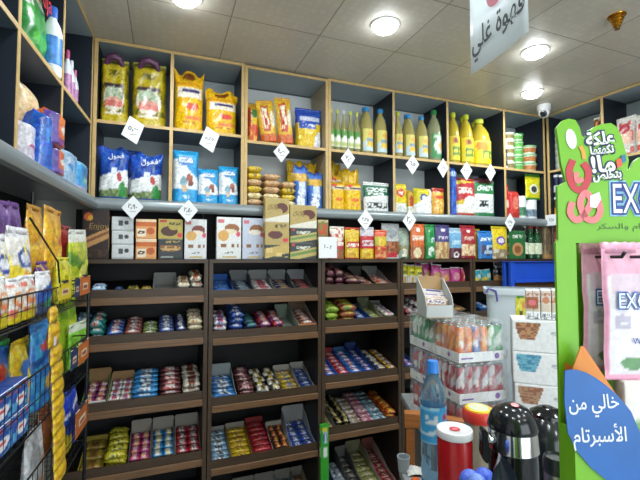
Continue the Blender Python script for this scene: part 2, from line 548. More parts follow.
# ------------------------------------------------------------------ setting
ZC = 2.862
navy = mat('#1b222c', .4, var=.12, scale=5)
navy2 = mat('#566570', .45, var=.1, scale=5)
edge = mat('#c2a46c', .5, var=.12, scale=25)
greyback = mat('#a3aeb0', .55, var=.08, scale=4)
whiteback = mat('#cfd6d6', .5, var=.05, scale=4)
wenge = mat('#40301f', .45, var=.3, scale=9, grain=True)
wenge_d = mat('#1b1715', .5, var=.25, scale=9, grain=True)
railw = mat('#6e5034', .42, var=.25, scale=9, grain=True)
blackback = mat('#0e1113', .6, var=.15)

struct('floor', MB().box(-1.5, 4.2, -2.2, 3.0, -.05, 0).me('floor', mat('#b9b6ae', .3, var=.08, scale=3)))
wallm = mat('#b9b8b0', .8, var=.05, scale=3)
struct('wall_back', MB().box(-1.5, 4.2, 2.84, 2.94, 0, 2.95).me('wall_back', wallm))
struct('wall_rear', MB().box(-1.5, 4.2, -2.2, -2.1, 0, 2.95).me('wall_rear', wallm))
def wall_along(fr, off, a0, a1, name):
    b = MB(); p = [fr.w(a0, off, 0), fr.w(a1, off, 0), fr.w(a1, off+.1, 0), fr.w(a0, off+.1, 0)]
    b.V = [(q.x, q.y, z) for z in (0, 2.95) for q in p]
    b.F = [(0, 1, 5, 4), (1, 2, 6, 5), (2, 3, 7, 6), (3, 0, 4, 7), (4, 5, 6, 7), (3, 2, 1, 0)]
    struct(name, b.me(name, wallm))
wall_along(LF, .36, -4.7, .36, 'wall_left')
wall_along(RF, .40, -.4, 4.7, 'wall_right')

# suspended ceiling: square glossy tiles with a pressed hexagon pattern and thin seams
def ceiling_mat():
    m, nt, b = node_mat('ceiling_tiles'); L = nt.links.new
    N = nt.nodes.new
    tc = N('ShaderNodeTexCoord'); mp = N('ShaderNodeMapping'); L(tc.outputs['Object'], mp.inputs['Vector'])
    br = N('ShaderNodeTexBrick'); br.offset = 0; br.squash = 1
    mp.inputs['Location'].default_value = (-.30, -2.036, 0)
    br.inputs['Scale'].default_value = 1; br.inputs['Brick Width'].default_value = .488; br.inputs['Row Height'].default_value = .488
    br.inputs['Mortar Size'].default_value = .0035; br.inputs['Mortar Smooth'].default_value = .2
    br.inputs['Color1'].default_value = (*lin('#cbc7ba'), 1); br.inputs['Color2'].default_value = (*lin('#c2beb0'), 1)
    br.inputs['Mortar'].default_value = (*lin('#8a8678'), 1)
    L(mp.outputs['Vector'], br.inputs['Vector'])
    vo = N('ShaderNodeTexVoronoi'); vo.inputs['Scale'].default_value = 24; vo.inputs['Randomness'].default_value = .35
    L(mp.outputs['Vector'], vo.inputs['Vector'])
    vr = N('ShaderNodeMapRange'); vr.inputs['From Min'].default_value = .35; vr.inputs['From Max'].default_value = .6
    vr.inputs['To Min'].default_value = 1.0; vr.inputs['To Max'].default_value = .91
    L(vo.outputs['Distance'], vr.inputs['Value'])
    ns = N('ShaderNodeTexNoise'); ns.inputs['Scale'].default_value = 3; ns.inputs['Detail'].default_value = 3; L(mp.outputs['Vector'], ns.inputs['Vector'])
    nr = N('ShaderNodeMapRange'); nr.inputs['To Min'].default_value = .92; nr.inputs['To Max'].default_value = 1.08; L(ns.outputs['Fac'], nr.inputs['Value'])
    mu = N('ShaderNodeMath'); mu.operation = 'MULTIPLY'; L(vr.outputs['Result'], mu.inputs[0]); L(nr.outputs['Result'], mu.inputs[1])
    mx = N('ShaderNodeVectorMath'); mx.operation = 'SCALE'; L(br.outputs['Color'], mx.inputs[0]); L(mu.outputs['Value'], mx.inputs['Scale'])
    L(mx.outputs['Vector'], b.inputs['Base Color']); b.inputs['Roughness'].default_value = .33
    bp = N('ShaderNodeBump'); bp.inputs['Strength'].default_value = .25; bp.inputs['Distance'].default_value = .004
    L(vo.outputs['Distance'], bp.inputs['Height']); L(bp.outputs['Normal'], b.inputs['Normal'])
    return m
struct('ceiling', MB().box(-1.5, 4.2, -2.2, 3.0, ZC, ZC+.06).me('ceiling', ceiling_mat()))

# unseen glowing shop front, added behind the shopper as frontal fill light
win = bpy.data.objects.new('added_window_1', None); COL.objects.link(win); win['kind'] = 'structure'
glowm = mat('#dfe9f2', .2, emit=1.6, var=0); alu = mat('#b8bcc0', .35, .7, var=.04)
for x in (-.6, .5, 1.6, 2.7): obj('window_frame', MB().box(x-.03, x+.03, -2.10, -2.05, .3, 2.5).me('window_frame', alu), win)
for z in (.3, 2.5): obj('window_frame', MB().box(-.63, 2.73, -2.10, -2.05, z-.03, z+.03).me('window_frame', alu), win)
for x in (-.6, .5, 1.6): obj('glow_pane', MB().box(x+.03, x+1.07, -2.09, -2.085, .33, 2.47).me('glow_pane', glowm), win)
dl = bpy.data.lights.new('front_fill', 'AREA'); dl.shape = 'RECTANGLE'; dl.size = 3.2; dl.size_y = 2.1; dl.energy = 32; dl.color = (.90, .96, 1.0)
do = bpy.data.objects.new('front_fill', dl); COL.objects.link(do); do.location = (1.05, -2.04, 1.4); do.rotation_euler = (-PI/2, 0, 0)
do.rotation_euler = (PI/2, 0, 0)

# recessed round lamps
LAMP_E = 45.0
lens = mat('#f4faff', .3, emit=LAMP_E, var=0)
spots = [(1.075, 1.813), (2.054, 1.724), (2.551, 2.175), (.071, 1.95), (-.1, .85), (1.05, .82), (2.05, .8), (.1, -.15), (1.05, -.15), (2.05, -.15), (.55, -1.2), (1.9, -1.2), (3.0, .6)]
where = ['above the cooking oil shelves', 'beside the hanging paper sign', 'beside the corner camera', 'above the rice bags']
lamp0 = None
for i, (x, y) in enumerate(spots):
    lb = 'round white recessed ceiling lamp, lit, ' + (where[i] if i < 4 else 'over the open floor before the shelves')
    if lamp0 is None:
        lamp0 = thing('ceiling_lamp', lb, 'lamp', 'recessed ceiling lamps')
        obj('trim_ring', MB().lathe([(.068, 0), (.078, -.001), (.076, -.006), (.068, -.008), (.064, -.004)], 28, cap=False).me('trim_ring', mat('#f0f0ec', .35), True), lamp0)
        obj('lamp_lens', MB().lathe([(.0645, -.003), (.063, -.014), (.055, -.026), (.038, -.035), (.012, -.039)], 28).me('lamp_lens', lens, True), lamp0)
        o = lamp0
    else: o = dup(lamp0, lb)
    o.location = (x, y, ZC)
    for kind, en, dz in (('AREA', 3.4 if i < 4 else 2.4, -.045),):
        ld = bpy.data.lights.new('lamp_light', kind); ld.energy = en; ld.color = (.93, .985, 1.0)
        if kind == 'AREA': ld.shape = 'DISK'; ld.size = .12
        else: ld.shadow_soft_size = .03
        lo = bpy.data.objects.new('lamp_light', ld); COL.objects.link(lo); lo.parent = o; lo.location = (0, 0, dz)

# ------------------------------------------------------------------ upper shelf units
def shelf_unit(fr, posts, tiers, ztop, depth, label, backs, off=0, sidem=None, topm=mat('#9aa8b0', .5, var=.06, scale=4)):  # topm: paler than the navy panels, bounce light on the underside put into its colour
    t = thing('shelf_unit', label, 'shelves', 'upper shelf units')
    rot = fr.psi
    th = .018
    x0, x1 = posts[0], posts[-1]
    zb = tiers[0]-th
    M = Matrix.Identity(4)
    for i, p in enumerate(posts):
        c = p+th/2 if i == 0 else p-th/2 if i == len(posts)-1 else p
        nm = 'side_panel' if i in (0, len(posts)-1) else 'divider'
        o = obj(nm, MB().box(c-th/2, c+th/2, off+.003, off+depth, zb, ztop-th).me(nm, sidem or navy), t)
        obj('edge_strip', MB().box(c-th/2-.0005, c+th/2+.0005, off, off+.003, zb, ztop).me('edge_strip', edge), o)
    for k, z in enumerate(tiers):
        for i in range(len(posts)-1):
            a, b = posts[i]+(th if i == 0 else th/2), posts[i+1]-(th if i == len(posts)-2 else th/2)
            o = obj('shelf_board', MB().box(a, b, off+.003, off+depth, z-th, z).me('shelf_board', navy2), t)
            if k: obj('edge_strip', MB().box(a, b, off, off+.003, z-th, z).me('edge_strip', edge), o)
    o = obj('top_panel', MB().box(x0, x1, off+.003, off+depth, ztop-th, ztop).me('top_panel', topm), t)
    obj('edge_strip', MB().box(x0, x1, off-.001, off+.003, ztop-th, ztop).me('edge_strip', edge), o)
    for i in range(len(posts)-1):
        zz = tiers+[ztop-th]
        for k in range(len(tiers)):
            a, b = posts[i]+th/2, posts[i+1]-th/2
            obj('back_panel', MB().box(a, b, off+depth-.006, off+depth, zz[k], zz[k+1]-th*.5).me('back_panel', backs[i][k]), t)
    for i, p in enumerate(posts):
        c = p+th/2 if i == 0 else p-th/2 if i == len(posts)-1 else p
        fr.posts.append((c-th/2-.002, c+th/2+.002, zb, ztop))
    t.location = (fr.o[0], fr.o[1], 0); t.rotation_euler = (0, 0, rot)
    return t

T1, T2 = 1.955, 2.368          # decks of the lower and upper row of bays
UP = [-.385, .024, .455]
shelf_unit(BF, UP, [T1, 2.395], ZC-.004, .30, 'navy shelf unit with beige edges holding rice bags and yellow sacks, two bays', [(greyback, navy2), (greyback, greyback)])
shelf_unit(BF, [.458, 1.03], [T1, T2], ZC-.012, .30, 'single navy shelf bay with beige edges holding four leaning bags and stacked packs', [(whiteback, whiteback)], sidem=mat('#a99a7c', .45, var=.1, grain=True))
UQ = [1.033, 1.55, 2.034, 2.61, 3.07]
shelf_unit(BF, UQ, [T1, T2], ZC-.004, .30, 'long navy shelf unit with beige edges holding bottles of cooking oil', [(whiteback, whiteback), (whiteback, whiteback), (greyback, navy2), (greyback, greyback)])
LP = [-2.3, -1.45, -.98, -.535, -.018]
shelf_unit(LF, LP, [T1, 2.368], ZC-.004, .32, 'navy shelf unit on the side wall holding detergents and tissues', [(navy, navy)]*4)
RP = [.018, .478, .95, 1.5]
shelf_unit(RF, RP, [T1, T2], ZC-.004, .30, 'navy shelf unit on the wall behind the green chewing gum display', [(greyback, greyback)]*3)

# grey metal ledge under the upper shelves
ledgem = mat('#8e989b', .3, .35, var=.06, scale=6)
def ledge(fr, a0, a1, n):
    prof = [(.30, 1.937), (.30, 1.925), (.02, 1.925), (.0, 1.892), (-.018, 1.886), (-.034, 1.893), (-.045, 1.912), (-.045, 1.928), (-.034, 1.945), (-.014, 1.9535), (.0, 1.9545), (.0, 1.937)]
    M = Matrix(((0, 1, 0, 0), (1, 0, 0, 0), (0, 0, 1, 0), (0, 0, 0, 1)))
    me = MB().prism(prof, a0, a1, M).me('trim', ledgem, True, angle=35)
    o = struct(n, me); o.location = (fr.o[0], fr.o[1], 0); o.rotation_euler = (0, 0, fr.psi)
ledge(BF, -.37, 3.05, 'trim_1'); ledge(LF, -2.3, -.02, 'trim_2'); ledge(RF, .02, 1.5, 'trim_3')

# ------------------------------------------------------------------ lower racks with sloping tray shelves
RACKW = ['leftmost rack', 'second rack', 'third rack', 'fourth rack', 'corner rack']
def apix(fr, u, v, off=0): return fr.pix(u, v, off)[0]
def zpix(fr, u, v, off=0): return fr.pix(u, v, off)[1]
RX = [(apix(LR, 70, 300)-.06, apix(LR, 208, 300)), (apix(LR, 209, 300), apix(LR, 321.3, 300)), (apix(LR, 321.8, 300), apix(LR, 400.5, 300)),
      (apix(LR, 401, 300), apix(LR, 473, 300)), (apix(LR, 473.5, 300), 3.02)]
LIPV = [(150, (289, 333, 397.5, 460, 528)), (266, (289, 328, 392, 452, 520)), (360, (284, 318.5, 372.5, 423, 490)), (360, (284, 318.5, 372.5, 423, 490)), (360, (284, 318.5, 372.5, 423, 490))]
LIPZ = [[zpix(LR, u, v) for v in vs] for u, vs in LIPV]
ZT = 1.612
RD = .40
def rack(i):
    x0, x1 = RX[i]; th = .022
    t = thing('display_rack', ['dark brown rack beside the wire stand, topmost shelf nearly empty', 'dark brown rack holding five grey cartons on its top tray shelf',
               'dark brown rack with maroon bags on its top tray shelf', 'dark brown rack behind the carton of booklets, yellow bags on top tray shelf',
               'dark brown rack in the corner beside the blue plastic stand'][i], 'rack', 'lower display racks')
    for x in (x0+th/2, x1-th/2):
        o = obj('side_panel', MB().box(x-th/2, x+th/2, .004, RD, 0, ZT-.02).me('side_panel', wenge_d), t)
        obj('front_strip', MB().box(x-th/2, x+th/2, 0, .004, 0, ZT-.02).me('front_strip', wenge), o)
    o = obj('top_board', MB().box(x0, x1, .003, .43, ZT-.02, ZT).me('top_board', wenge_d), t)
    obj('front_strip', MB().box(x0, x1, -.002, .003, ZT-.021, ZT).me('front_strip', wenge), o)
    obj('back_panel', MB().box(x0, x1, RD, RD+.008, 0, ZT-.02).me('back_panel', blackback), t)
    obj('niche_panel', MB().box(x0, x1, .42, .43, ZT, 1.92).me('niche_panel', blackback), t)
    for z in LIPZ[i]:
        if z < .1: continue
        a, b = x0+th+.001, x1-th-.001
        n = MB(); M = Matrix.Translation((0, .018, z-.045)) @ Matrix.Rotation(TILT, 4, 'X')
        n.box(a, b, 0, RD-.03, -.012, -.001, M)
        s = obj('tray_shelf', n.me('tray_shelf', wenge_d), t)
        obj('lip', MB().box(a, b, .006, .016, z-.05, z).me('lip', wenge), s)
        obj('front_rail', MB().box(a, b, -.004, .0165, z-.082, z-.045).me('front_rail', railw, bev=.002), s)
    t.location = (LR.o[0], LR.o[1], 0)
    return t
for i in range(5): rack(i)

b = MB().box(-2.3, .1, .30, .32, 0, 1.925)
o = struct('trim_4', b.me('dark_panel', blackback)); o.location = (LF.o[0], LF.o[1], 0); o.rotation_euler = (0, 0, LF.psi)
b = MB().box(-.02, 1.5, .30, .32, 0, 1.925)
o = struct('trim_5', b.me('dark_panel', blackback)); o.location = (RF.o[0], RF.o[1], 0); o.rotation_euler = (0, 0, RF.psi)
# ------------------------------------------------------------------ upper row of bays: rice, sacks, oil
TA = 2.395
def rice(u0, u1, vt, lab, sd):
    pr = Print('#a39316', ('n', 26, '#5f5a10', .36, sd), ('r', .0, .0, 1, .17, '#c2ad1c'), ('r', .1, .58, .9, .95, '#bba81c'), ('e', .5, .38, .36, .21, '#e0d8c4'),
               ('r', .16, .55, .84, .61, '#3a2430'), ('e', .5, .42, .30, .14, '#b5bfa4'), ('nr', .2, .36, .8, .55, '#8fa886', 30, .4, 3), ('r', .2, .24, .8, .35, '#cf7565'), ('e', .5, .36, .30, .03, '#d89a88'), ('r', .22, .13, .78, .17, '#e8e2d0'), ('t', .3, .72, .7, .82, '#5d5c12', 3), ('s', .9, 1, '#8d8a2a'))
    t = bag(BF, u0, u1, vt, TA, .11, pr, lab, 'rice_bag', 'bag of rice', off=.035, style='brick', group='yellow rice bags', sealcol='#b9b25a', crumple=.010, seed=sd, waist=.01)
    w, h = t['_w'], t['_h']
    b = MB(); pts = [(-w*.27, -.045, h*.86), (-w*.2, -.06, h*.95), (0, -.062, h*.985), (w*.2, -.06, h*.95), (w*.27, -.045, h*.86)]
    b.tube(pts, [.012, .02, .023, .02, .012], 8)
    obj('carry_handle', b.me('carry_handle', mat('#5a2f52', .4, var=.3, scale=60), True), t, label='purple carry handle')
rice(92.5, 129, 55, 'yellow rice bag with purple handle next to the corner of the shelf walls', 3)
rice(131, 167, 60, 'yellow rice bag with purple handle beside the shelf divider', 8)

def sack(u0, u1, vt, lab, sd, red):
    pr = Print('#eab714', ('r', .1, .55, .95, .73, '#efe6cf'), ('r', .25, .62, .85, .70, '#3b2f6b'), ('e', .62, .40, .22, .06, '#d8543c'), ('r', .35, .2, .95, .26, '#e47a3a'), ('s', .74, .82, '#d99a17'), ('e', .5, .9, .2, .07, '#7a4416'), ('t', .3, .12, .8, .16, '#b86a1a', 2))
    bag(BF, u0, u1, vt, TA, .11, pr, lab, 'grain_sack', 'sack', off=.03, style='stand', ruffle=.055, seals=False, seed=sd, crumple=.016, group='yellow sacks with gathered tops')
sack(172, 205, 69, 'taller yellow sack with gathered top, beside the rice bags', 4, 1)
sack(206, 239, 89, 'shorter yellow sack with gathered open top', 9, 1)

rp = Print('#d8b52c', ('r', 0, 0, 1, .45, '#d0482c'), ('n', 9, '#e9a92c', .35, 4), ('r', .35, .62, .95, .8, '#e9e3cf'), ('e', .6, .75, .25, .12, '#4d7a3e'), ('r', .05, .4, .3, .9, '#b93a24'))
bag(BF, 246, 260.5, 101, T2, .09, rp, 'yellow and red bag leaning against the bay\'s side, first of four', 'pasta_bag', 'bag', tilt=.0, seed=5, sealcol='#d8a63a')
rp2 = Print('#dba52a', ('d', .0, 1.0, -.1, '#e2b932'), ('r', .2, .25, .62, .9, '#c2432c'), ('t', .26, .3, .56, .85, '#f3e6c8', 4), ('r', 0, 0, 1, .2, '#d0662c'), ('e', .8, .55, .14, .2, '#ece4cc'))
bag(BF, 262, 280.5, 100, T2, .08, rp2, 'yellow bag with red side lettering, second of four', 'pasta_bag', 'bag', off=.0, tilt=-.14, seed=6, sealcol='#d8a63a', fill=.94, ruffle=.03)
bag(BF, 279.5, 296.5, 97, T2, .08, rp2, 'tallest yellow bag with red lettering, third of four', 'pasta_bag', 'bag', off=-.01, tilt=-.10, seed=7, sealcol='#d8a63a', fill=.94, ruffle=.03)
yb = Print('#e6c21c', ('s', .62, 1.0, '#2a4fb0'), ('r', .15, .7, .9, .82, '#c9cfe6'), ('r', .1, .5, .75, .63, '#2d55b8'), ('t', .15, .53, .7, .6, '#f2f2f2', 6), ('e', .98, .1, .3, .35, '#e9ecec'))
bag(BF, 296.5, 324, 107, T2, .09, yb, 'yellow bag with blue top at the bay\'s end', 'pasta_bag', 'bag', tilt=.0, seed=8, sealcol='#2a4fb0')

# cooking oil
lab_g = Print('#dfe6cf', ('r', 0, .55, 1, 1, '#4f8f3a'), ('e', .5, .45, .3, .25, '#f0f0e6'), ('r', .1, .05, .9, .25, '#b9c47a'))
lab_y = Print('#dcd26a', ('e', .5, .75, .2, .14, '#e0a03a'), ('r', 0, 0, 1, .38, '#bfd8e0'), ('e', .5, .3, .3, .14, '#e9be2c'), ('r', .2, .42, .8, .55, '#5a8fb8'))
lab_s = Print('#ecd93a', ('e', .4, .8, .22, .14, '#e0902a'), ('e', .4, .8, .14, .1, '#7a3a18'), ('r', .2, .25, .95, .5, '#3f7f3a'), ('t', .25, .28, .9, .47, '#e6d84a', 2))
lab_s2 = Print('#eed21e', ('r', 0, .55, 1, 1, '#f0e05a'), ('e', .3, .75, .25, .2, '#e8872a'), ('r', .3, .2, .98, .5, '#3f7f3a'), ('t', .35, .25, .95, .45, '#f2e65a', 2))
lab_gr = Print('#3f8f52', ('e', .5, .5, .4, .3, '#e9efe6'), ('e', .5, .5, .16, .14, '#e2b02c'), ('r', .1, .8, .9, .95, '#d8e6d2'))
for k, u in enumerate((332.2, 338.6, 345.2, 351.8, 358.4)):
    oil_bottle(BF, u-3.3, u+3.3, 108+k*.9, T2, .03, ['#d8dc5a', '#d8dc5a', '#dfe3e0', '#c9d84a', '#d8dc4a'][k], lab_g,
               'slim clear oil bottle with pale cap in the row of five', OILP, slim=True, group='slim oil bottles in a row of five')
oil_bottle(BF, 362.8, 376, 105.5, T2, .02, '#2f8fd0', lab_y, 'large oil bottle with blue cap and handle, next to the slim bottles', OILB, handle='#3a9fd8')
oil_bottle(BF, 377, 390, 107.5, T2, .02, '#2f8fd0', lab_y, 'large oil bottle with blue cap and handle, beside the post of the bay', OILB, handle='#3a9fd8')
oil_bottle(BF, 361, 372, 106, T2, .13, '#2f8fd0', lab_y, 'blue-capped oil bottle half hidden behind the first large bottle', OILB, handle='#3a9fd8')
oil_bottle(BF, 396, 404.5, 110.5, T2, .03, '#b9c832', lab_y, 'oil bottle with yellow-green cap standing by the bay\'s post', OILB, slim=True)
oil_bottle(BF, 406, 418, 113, T2, .02, '#2f8fd0', lab_y, 'blue-capped oil bottle between the yellow-green capped one and its twin', OILB, handle='#3a9fd8')
oil_bottle(BF, 419, 431, 114.5, T2, .02, '#2f8fd0', lab_y, 'blue-capped oil bottle beside the green-capped bottle', OILB, handle='#3a9fd8')
oil_bottle(BF, 404, 413, 113.5, T2, .12, '#2f8fd0', lab_y, 'blue-capped oil bottle behind, between two front bottles', OILB, handle='#3a9fd8')
oil_bottle(BF, 431.5, 446.5, 108.5, T2, .02, '#2f8a4a', lab_gr, 'big pale oil bottle with dark green cap and green label', mat('#cdd3a4', .1, trans=.6, var=.04), handle='#3f8f52')
oil_bottle(BF, 451.5, 462.5, 111, T2, .02, '#b9c832', lab_s, 'tall yellow oil bottle with lime cap, first in its bay', handle=None)
oil_bottle(BF, 464.5, 476.5, 113, T2, .02, '#b9c832', lab_s, 'yellow oil bottle with lime cap, between first and biggest', handle=None)
oil_bottle(BF, 461, 469, 116, T2, .13, '#b9c832', lab_s, 'yellow oil bottle behind the gap of the first two')
oil_bottle(BF, 473, 482, 121, T2, .185, '#b9c832', lab_s, 'yellow oil bottle behind the biggest one')
oil_bottle(BF, 477.5, 496, 116.5, T2, .02, '#c3cf3a', lab_s2, 'biggest wide yellow oil bottle, last in its bay', handle=None)
# cups and jars in the last bay
carton(BF, 501.5, 507.5, 142, T2, .05, Print('#2b2f3a', ('r', 0, .75, 1, 1, '#e8ebee'), ('r', 0, 0, 1, .12, '#cfd5d8'), ('t', .1, .3, .9, .6, '#8a93a0', 1)), 'small dark jar box with white top beside the stacked cups', off=.04)
cupm = mat('#cdd6c4', .3, var=.1, scale=50)
def cups(u0, u1, vts, lab, offs, grp, lidc, bandc):
    base = None; n = len(vts); z = T2
    a, w, h = span(BF, u0, u1, vts[-1], T2, offs); r = w/2*.96; hh = h/n
    for k in range(n):
        if base is None:
            base = thing('dessert_cup', lab, 'cup', grp)
            obj('cup_body', MB().lathe([(r*.8, 0), (r*.84, .1*hh), (r*.95, .8*hh), (r*.95, .84*hh)], 18).me('cup_body', cupm, True), base)
            obj('cup_label', MB().lathe([(r*.875, .2*hh), (r*.945, .7*hh)], 18, cap=False).me('cup_label', mat(bandc, .35, var=.35, scale=60), True), base)
            obj('cup_lid', MB().lathe([(r, .8*hh), (r, .97*hh), (r*.9, .995*hh)], 18).me('cup_lid', mat(lidc, .3, var=.1), True), base)
            o = base
        else: o = dup(base)
        BF.put(o, a, offs+r, T2+.001+k*hh, rz=.5*k)
cups(507.5, 518, [0, 0, 0, 0, 132], 'small white dessert cup in the stack of five nearer the bottles', .02, 'first stack of five dessert cups', '#d8dccf', '#8a7a4a')
cups(516.5, 527, [0, 0, 0, 0, 133], 'small dessert cup with green lid in the green stack of five', .035, 'stack of five green-lidded dessert cups', '#3f9a3a', '#5fa84a')
cups(528, 541, [0, 0, 145], 'wide dessert cup with green rim in the stack of three by the corner', .02, 'stack of three wide dessert cups', '#7fb07a', '#b0703a')

# ------------------------------------------------------------------ lower row of bays
bl = Print('#2456b8', ('n', 8, '#1f49a0', .3, 2), ('d', -.05, .42, .16, '#ecf0ee'), ('d', -.6, .14, .1, '#5f7a4a'), ('nr', .15, .02, .8, .2, '#8fa060', 16, .5, 5), ('e', .82, .16, .13, .17, '#2f8a3a'),
           ('e', .72, .42, .09, .09, '#b02430'), ('r', .46, .50, .62, .60, '#dfe6ee'), ('r', 0, 0, 1, .04, '#20448f'))
def bulgur(u0, u1, vt, lab, off, sd, rz=0):
    t = bag(BF, u0, u1, vt, T1, .09, bl, lab, 'bulgur_bag', 'bag', off=off, seed=sd, sealcol='#2a56b0', crumple=.018, rz=rz, waist=.07, ruffle=.035, seals=False)
    w, h = t['_w'], t['_h']
    obj('top_seal', seal_mesh(w*.9, .008, '#3a66c0', 2), t, (0, 0, h-.02))
    text_obj(arabic('فحول'), t, w*.1, -.055, h*.80, mat('#e9eef2', .4, var=0), width=w*.5, bold=.01, ry=-.08)
    return t
bulgur(92, 129.5, 146, 'large blue bag with white lettering and green print, in front', .02, 3)
bulgur(128.5, 163.5, 153, 'smaller blue bag with white lettering and green print, beside the divider', .03, 11)
bag(BF, 124, 141, 150, T1, .05, bl, 'blue bag mostly hidden between the two blue bags', 'bulgur_bag', 'bag', off=.16, seed=21, sealcol='#2a56b0')
sg = Print('#e8eef0', ('s', 0, .26, '#2a9fd8'), ('s', .72, 1, '#2a9fd8'), ('d', .93, 1.4, -.5, '#2a9fd8'), ('d', .43, .9, .5, '#e8eef0'), ('s', .82, 1, '#2fa2da'), ('e', .5, .78, .3, .1, '#3f7fc0'), ('t', .25, .74, .75, .83, '#e6eef4', 5), ('e', .42, .38, .14, .1, '#7fa8b8'), ('e', .64, .46, .13, .08, '#a0553a'), ('e', .45, .26, .1, .07, '#d8b48a'), ('e', .7, .36, .1, .06, '#7a3a2a'), ('t', .35, .08, .65, .14, '#d0e6f0', 1))
bag(BF, 170.5, 199.5, 149, T1, .09, sg, 'tallest sky blue and white flour bag', 'flour_bag', 'bag of flour', style='brick', seals=False, seed=2, crumple=.008)
bag(BF, 198.5, 219.5, 168, T1, .08, sg, 'short sky blue and white flour bag, between two others', 'flour_bag', 'bag of flour', style='brick', seals=False, seed=4, crumple=.008)
bag(BF, 219, 240, 165.5, T1, .08, sg, 'sky blue and white flour bag next to the white bay\'s post', 'flour_bag', 'bag of flour', style='brick', seals=False, seed=7, crumple=.008)

# stacked flat packs lying on their sides
def packs(u0, u1, vt, vb, n, colsets, lab, grp, off, d=.16, z0=T1):
    a, w, h = span(BF, u0, u1, vt, z0, off)
    if vb: z0 = zpix(BF, (u0+u1)/2, vb, off); h = zpix(BF, (u0+u1)/2, vt, off)-z0
    ph = h/n
    for k in range(n):
        cs = colsets[k % len(colsets)]
        o = tag(obj('noodle_pack', bar_mesh(w*.93, d, ph*1.02, cs, k % 3+int(u0))), lab if isinstance(lab, str) else lab[k % len(lab)], 'packet', grp)
        BF.put(o, a+random.uniform(-.002, .002), off+d/2+random.uniform(0, .01), z0+.001+k*ph, rz=random.uniform(-.015, .015))
Y1 = ('#d9b82a', '#e8cf6a', '#3a3a2a'); O1 = ('#cfa878', '#e2cba0', '#a87a50'); C1 = ('#e6d6a2', '#f0e8c4', '#c09a4a')
packs(245.5, 263.5, 165, None, 6, [O1, C1, Y1, O1, Y1, Y1], 'small yellow or tan snack pack in the column of six', 'column of six stacked packs', .01)
packs(263.5, 281.5, 173, None, 5, [C1, C1, O1, O1, O1], 'small tan snack pack in the middle column of five', 'column of five stacked packs', .012)
packs(281.5, 296.5, 181, None, 4, [C1, Y1, Y1, O1], 'small yellow or tan snack pack in the low column of four', 'column of four stacked packs', .012)
cb = Print('#3f6fc0', ('s', .62, .82, '#d0b04a'), ('e', .5, .7, .3, .12, '#d8a83a'), ('r', .3, .3, .75, .6, '#c9d6e6'), ('t', .2, .25, .8, .4, '#e6ecf2', 2), ('e', .45, .14, .3, .14, '#e2e8ee'), ('s', .92, 1, '#27458a'))
bag(BF, 295, 309.5, 165, T1, .07, cb, 'blue and gold pouch beside the stacked packs', 'cornflour_pouch', 'pouch', off=.02, seed=3, ruffle=.04, seals=False)
bag(BF, 309, 325.5, 172, T1, .07, cb, 'blue and gold pouch at the wooden bay side', 'cornflour_pouch', 'pouch', off=.02, seed=12, ruffle=.03, seals=False)
yp = Print('#e2b81c', ('n', 6, '#d3a414', .3, 3), ('t', .3, .4, .7, .6, '#7a5a1a', 2))
for k, (u0, u1, vt, lab) in enumerate([(288, 306, 161, 'plain yellow bag lying behind the blue and gold pouches'), (306, 321, 163, 'second plain yellow bag behind the blue and gold pouches')]):
    bag(BF, u0, u1, vt, T1, .06, yp, lab, 'sugar_bag', 'bag', off=.16, seed=k+3, ruffle=.04, seals=False)
ys = Print('#e6bb18', ('s', .70, .84, '#e9dcc0'), ('r', .25, .74, .95, .81, '#4a3a2a'), ('e', .25, .9, .2, .1, '#d0402c'), ('r', .35, .3, .8, .42, '#e0702a'), ('r', .3, .14, .9, .2, '#e8a23a'), ('s', .9, 1, '#dba81c'))
bag(BF, 328.5, 346, 181, T1, .08, ys, 'yellow sugar bag standing in front beside the post', 'sugar_bag', 'bag of sugar', off=.01, style='brick', seed=5, seals=False, crumple=.01)
bag(BF, 345.5, 363, 182, T1, .08, ys, 'yellow sugar bag standing in front beside the green and white pouch', 'sugar_bag', 'bag of sugar', off=.01, style='brick', seed=9, seals=False, crumple=.01)
for k, (u0, u1, vt, lab) in enumerate([(329.5, 347, 163, 'yellow bag on the heap nearest the post'), (341, 361, 169, 'yellow bag on the heap behind the front pair'), (330, 341, 174, 'yellow bag with red mark slumped on the heap')]):
    bag(BF, u0, u1, vt, T1, .07, ys if k == 2 else yp, lab, 'sugar_bag', 'bag of sugar', off=(.19, .10, .10)[k], seed=k+13, ruffle=.05, seals=False, tilt=.1*(k-1))
gw = Print('#e3e7e4', ('s', .56, .94, '#1f6a4a'), ('d', .5, .62, .12, '#1f6a4a'), ('t', .1, .68, .9, .84, '#e6efe8', 7), ('t', .15, .58, .8, .66, '#dfe8e2', 9), ('t', .1, .1, .9, .3, '#33373a', 4))
t = bag(BF, 364.5, 393, 182, T1, .06, gw, 'white pouch with dark green printed band beside the bay\'s post', 'rice_pouch', 'pouch', off=.02, style='stand', seed=6, sealcol='#e3e7e4', crumple=.006)
yr = Print('#dcc52a', ('s', 0, .3, '#e3e4d8'), ('e', .45, .1, .3, .14, '#cdd4d2'), ('e', .45, .66, .3, .14, '#d0362c'), ('t', .25, .6, .65, .72, '#f0e8d8', 3), ('s', .8, 1, '#e0ca30'))
bag(BF, 395, 408.5, 183, T1, .07, yr, 'yellow box-shaped pack with red badge beside the post', 'starch_pack', 'packet', off=.01, style='brick', seed=3, seals=False)
bag(BF, 408, 415.5, 190, T1, .06, Print('#c9a83a', ('e', .5, .5, .3, .25, '#c0402c'), ('s', 0, .3, '#d8d8c8')), 'narrow yellow pack half hidden between two packs', 'starch_pack', 'packet', off=.05, style='brick', seed=4, seals=False)
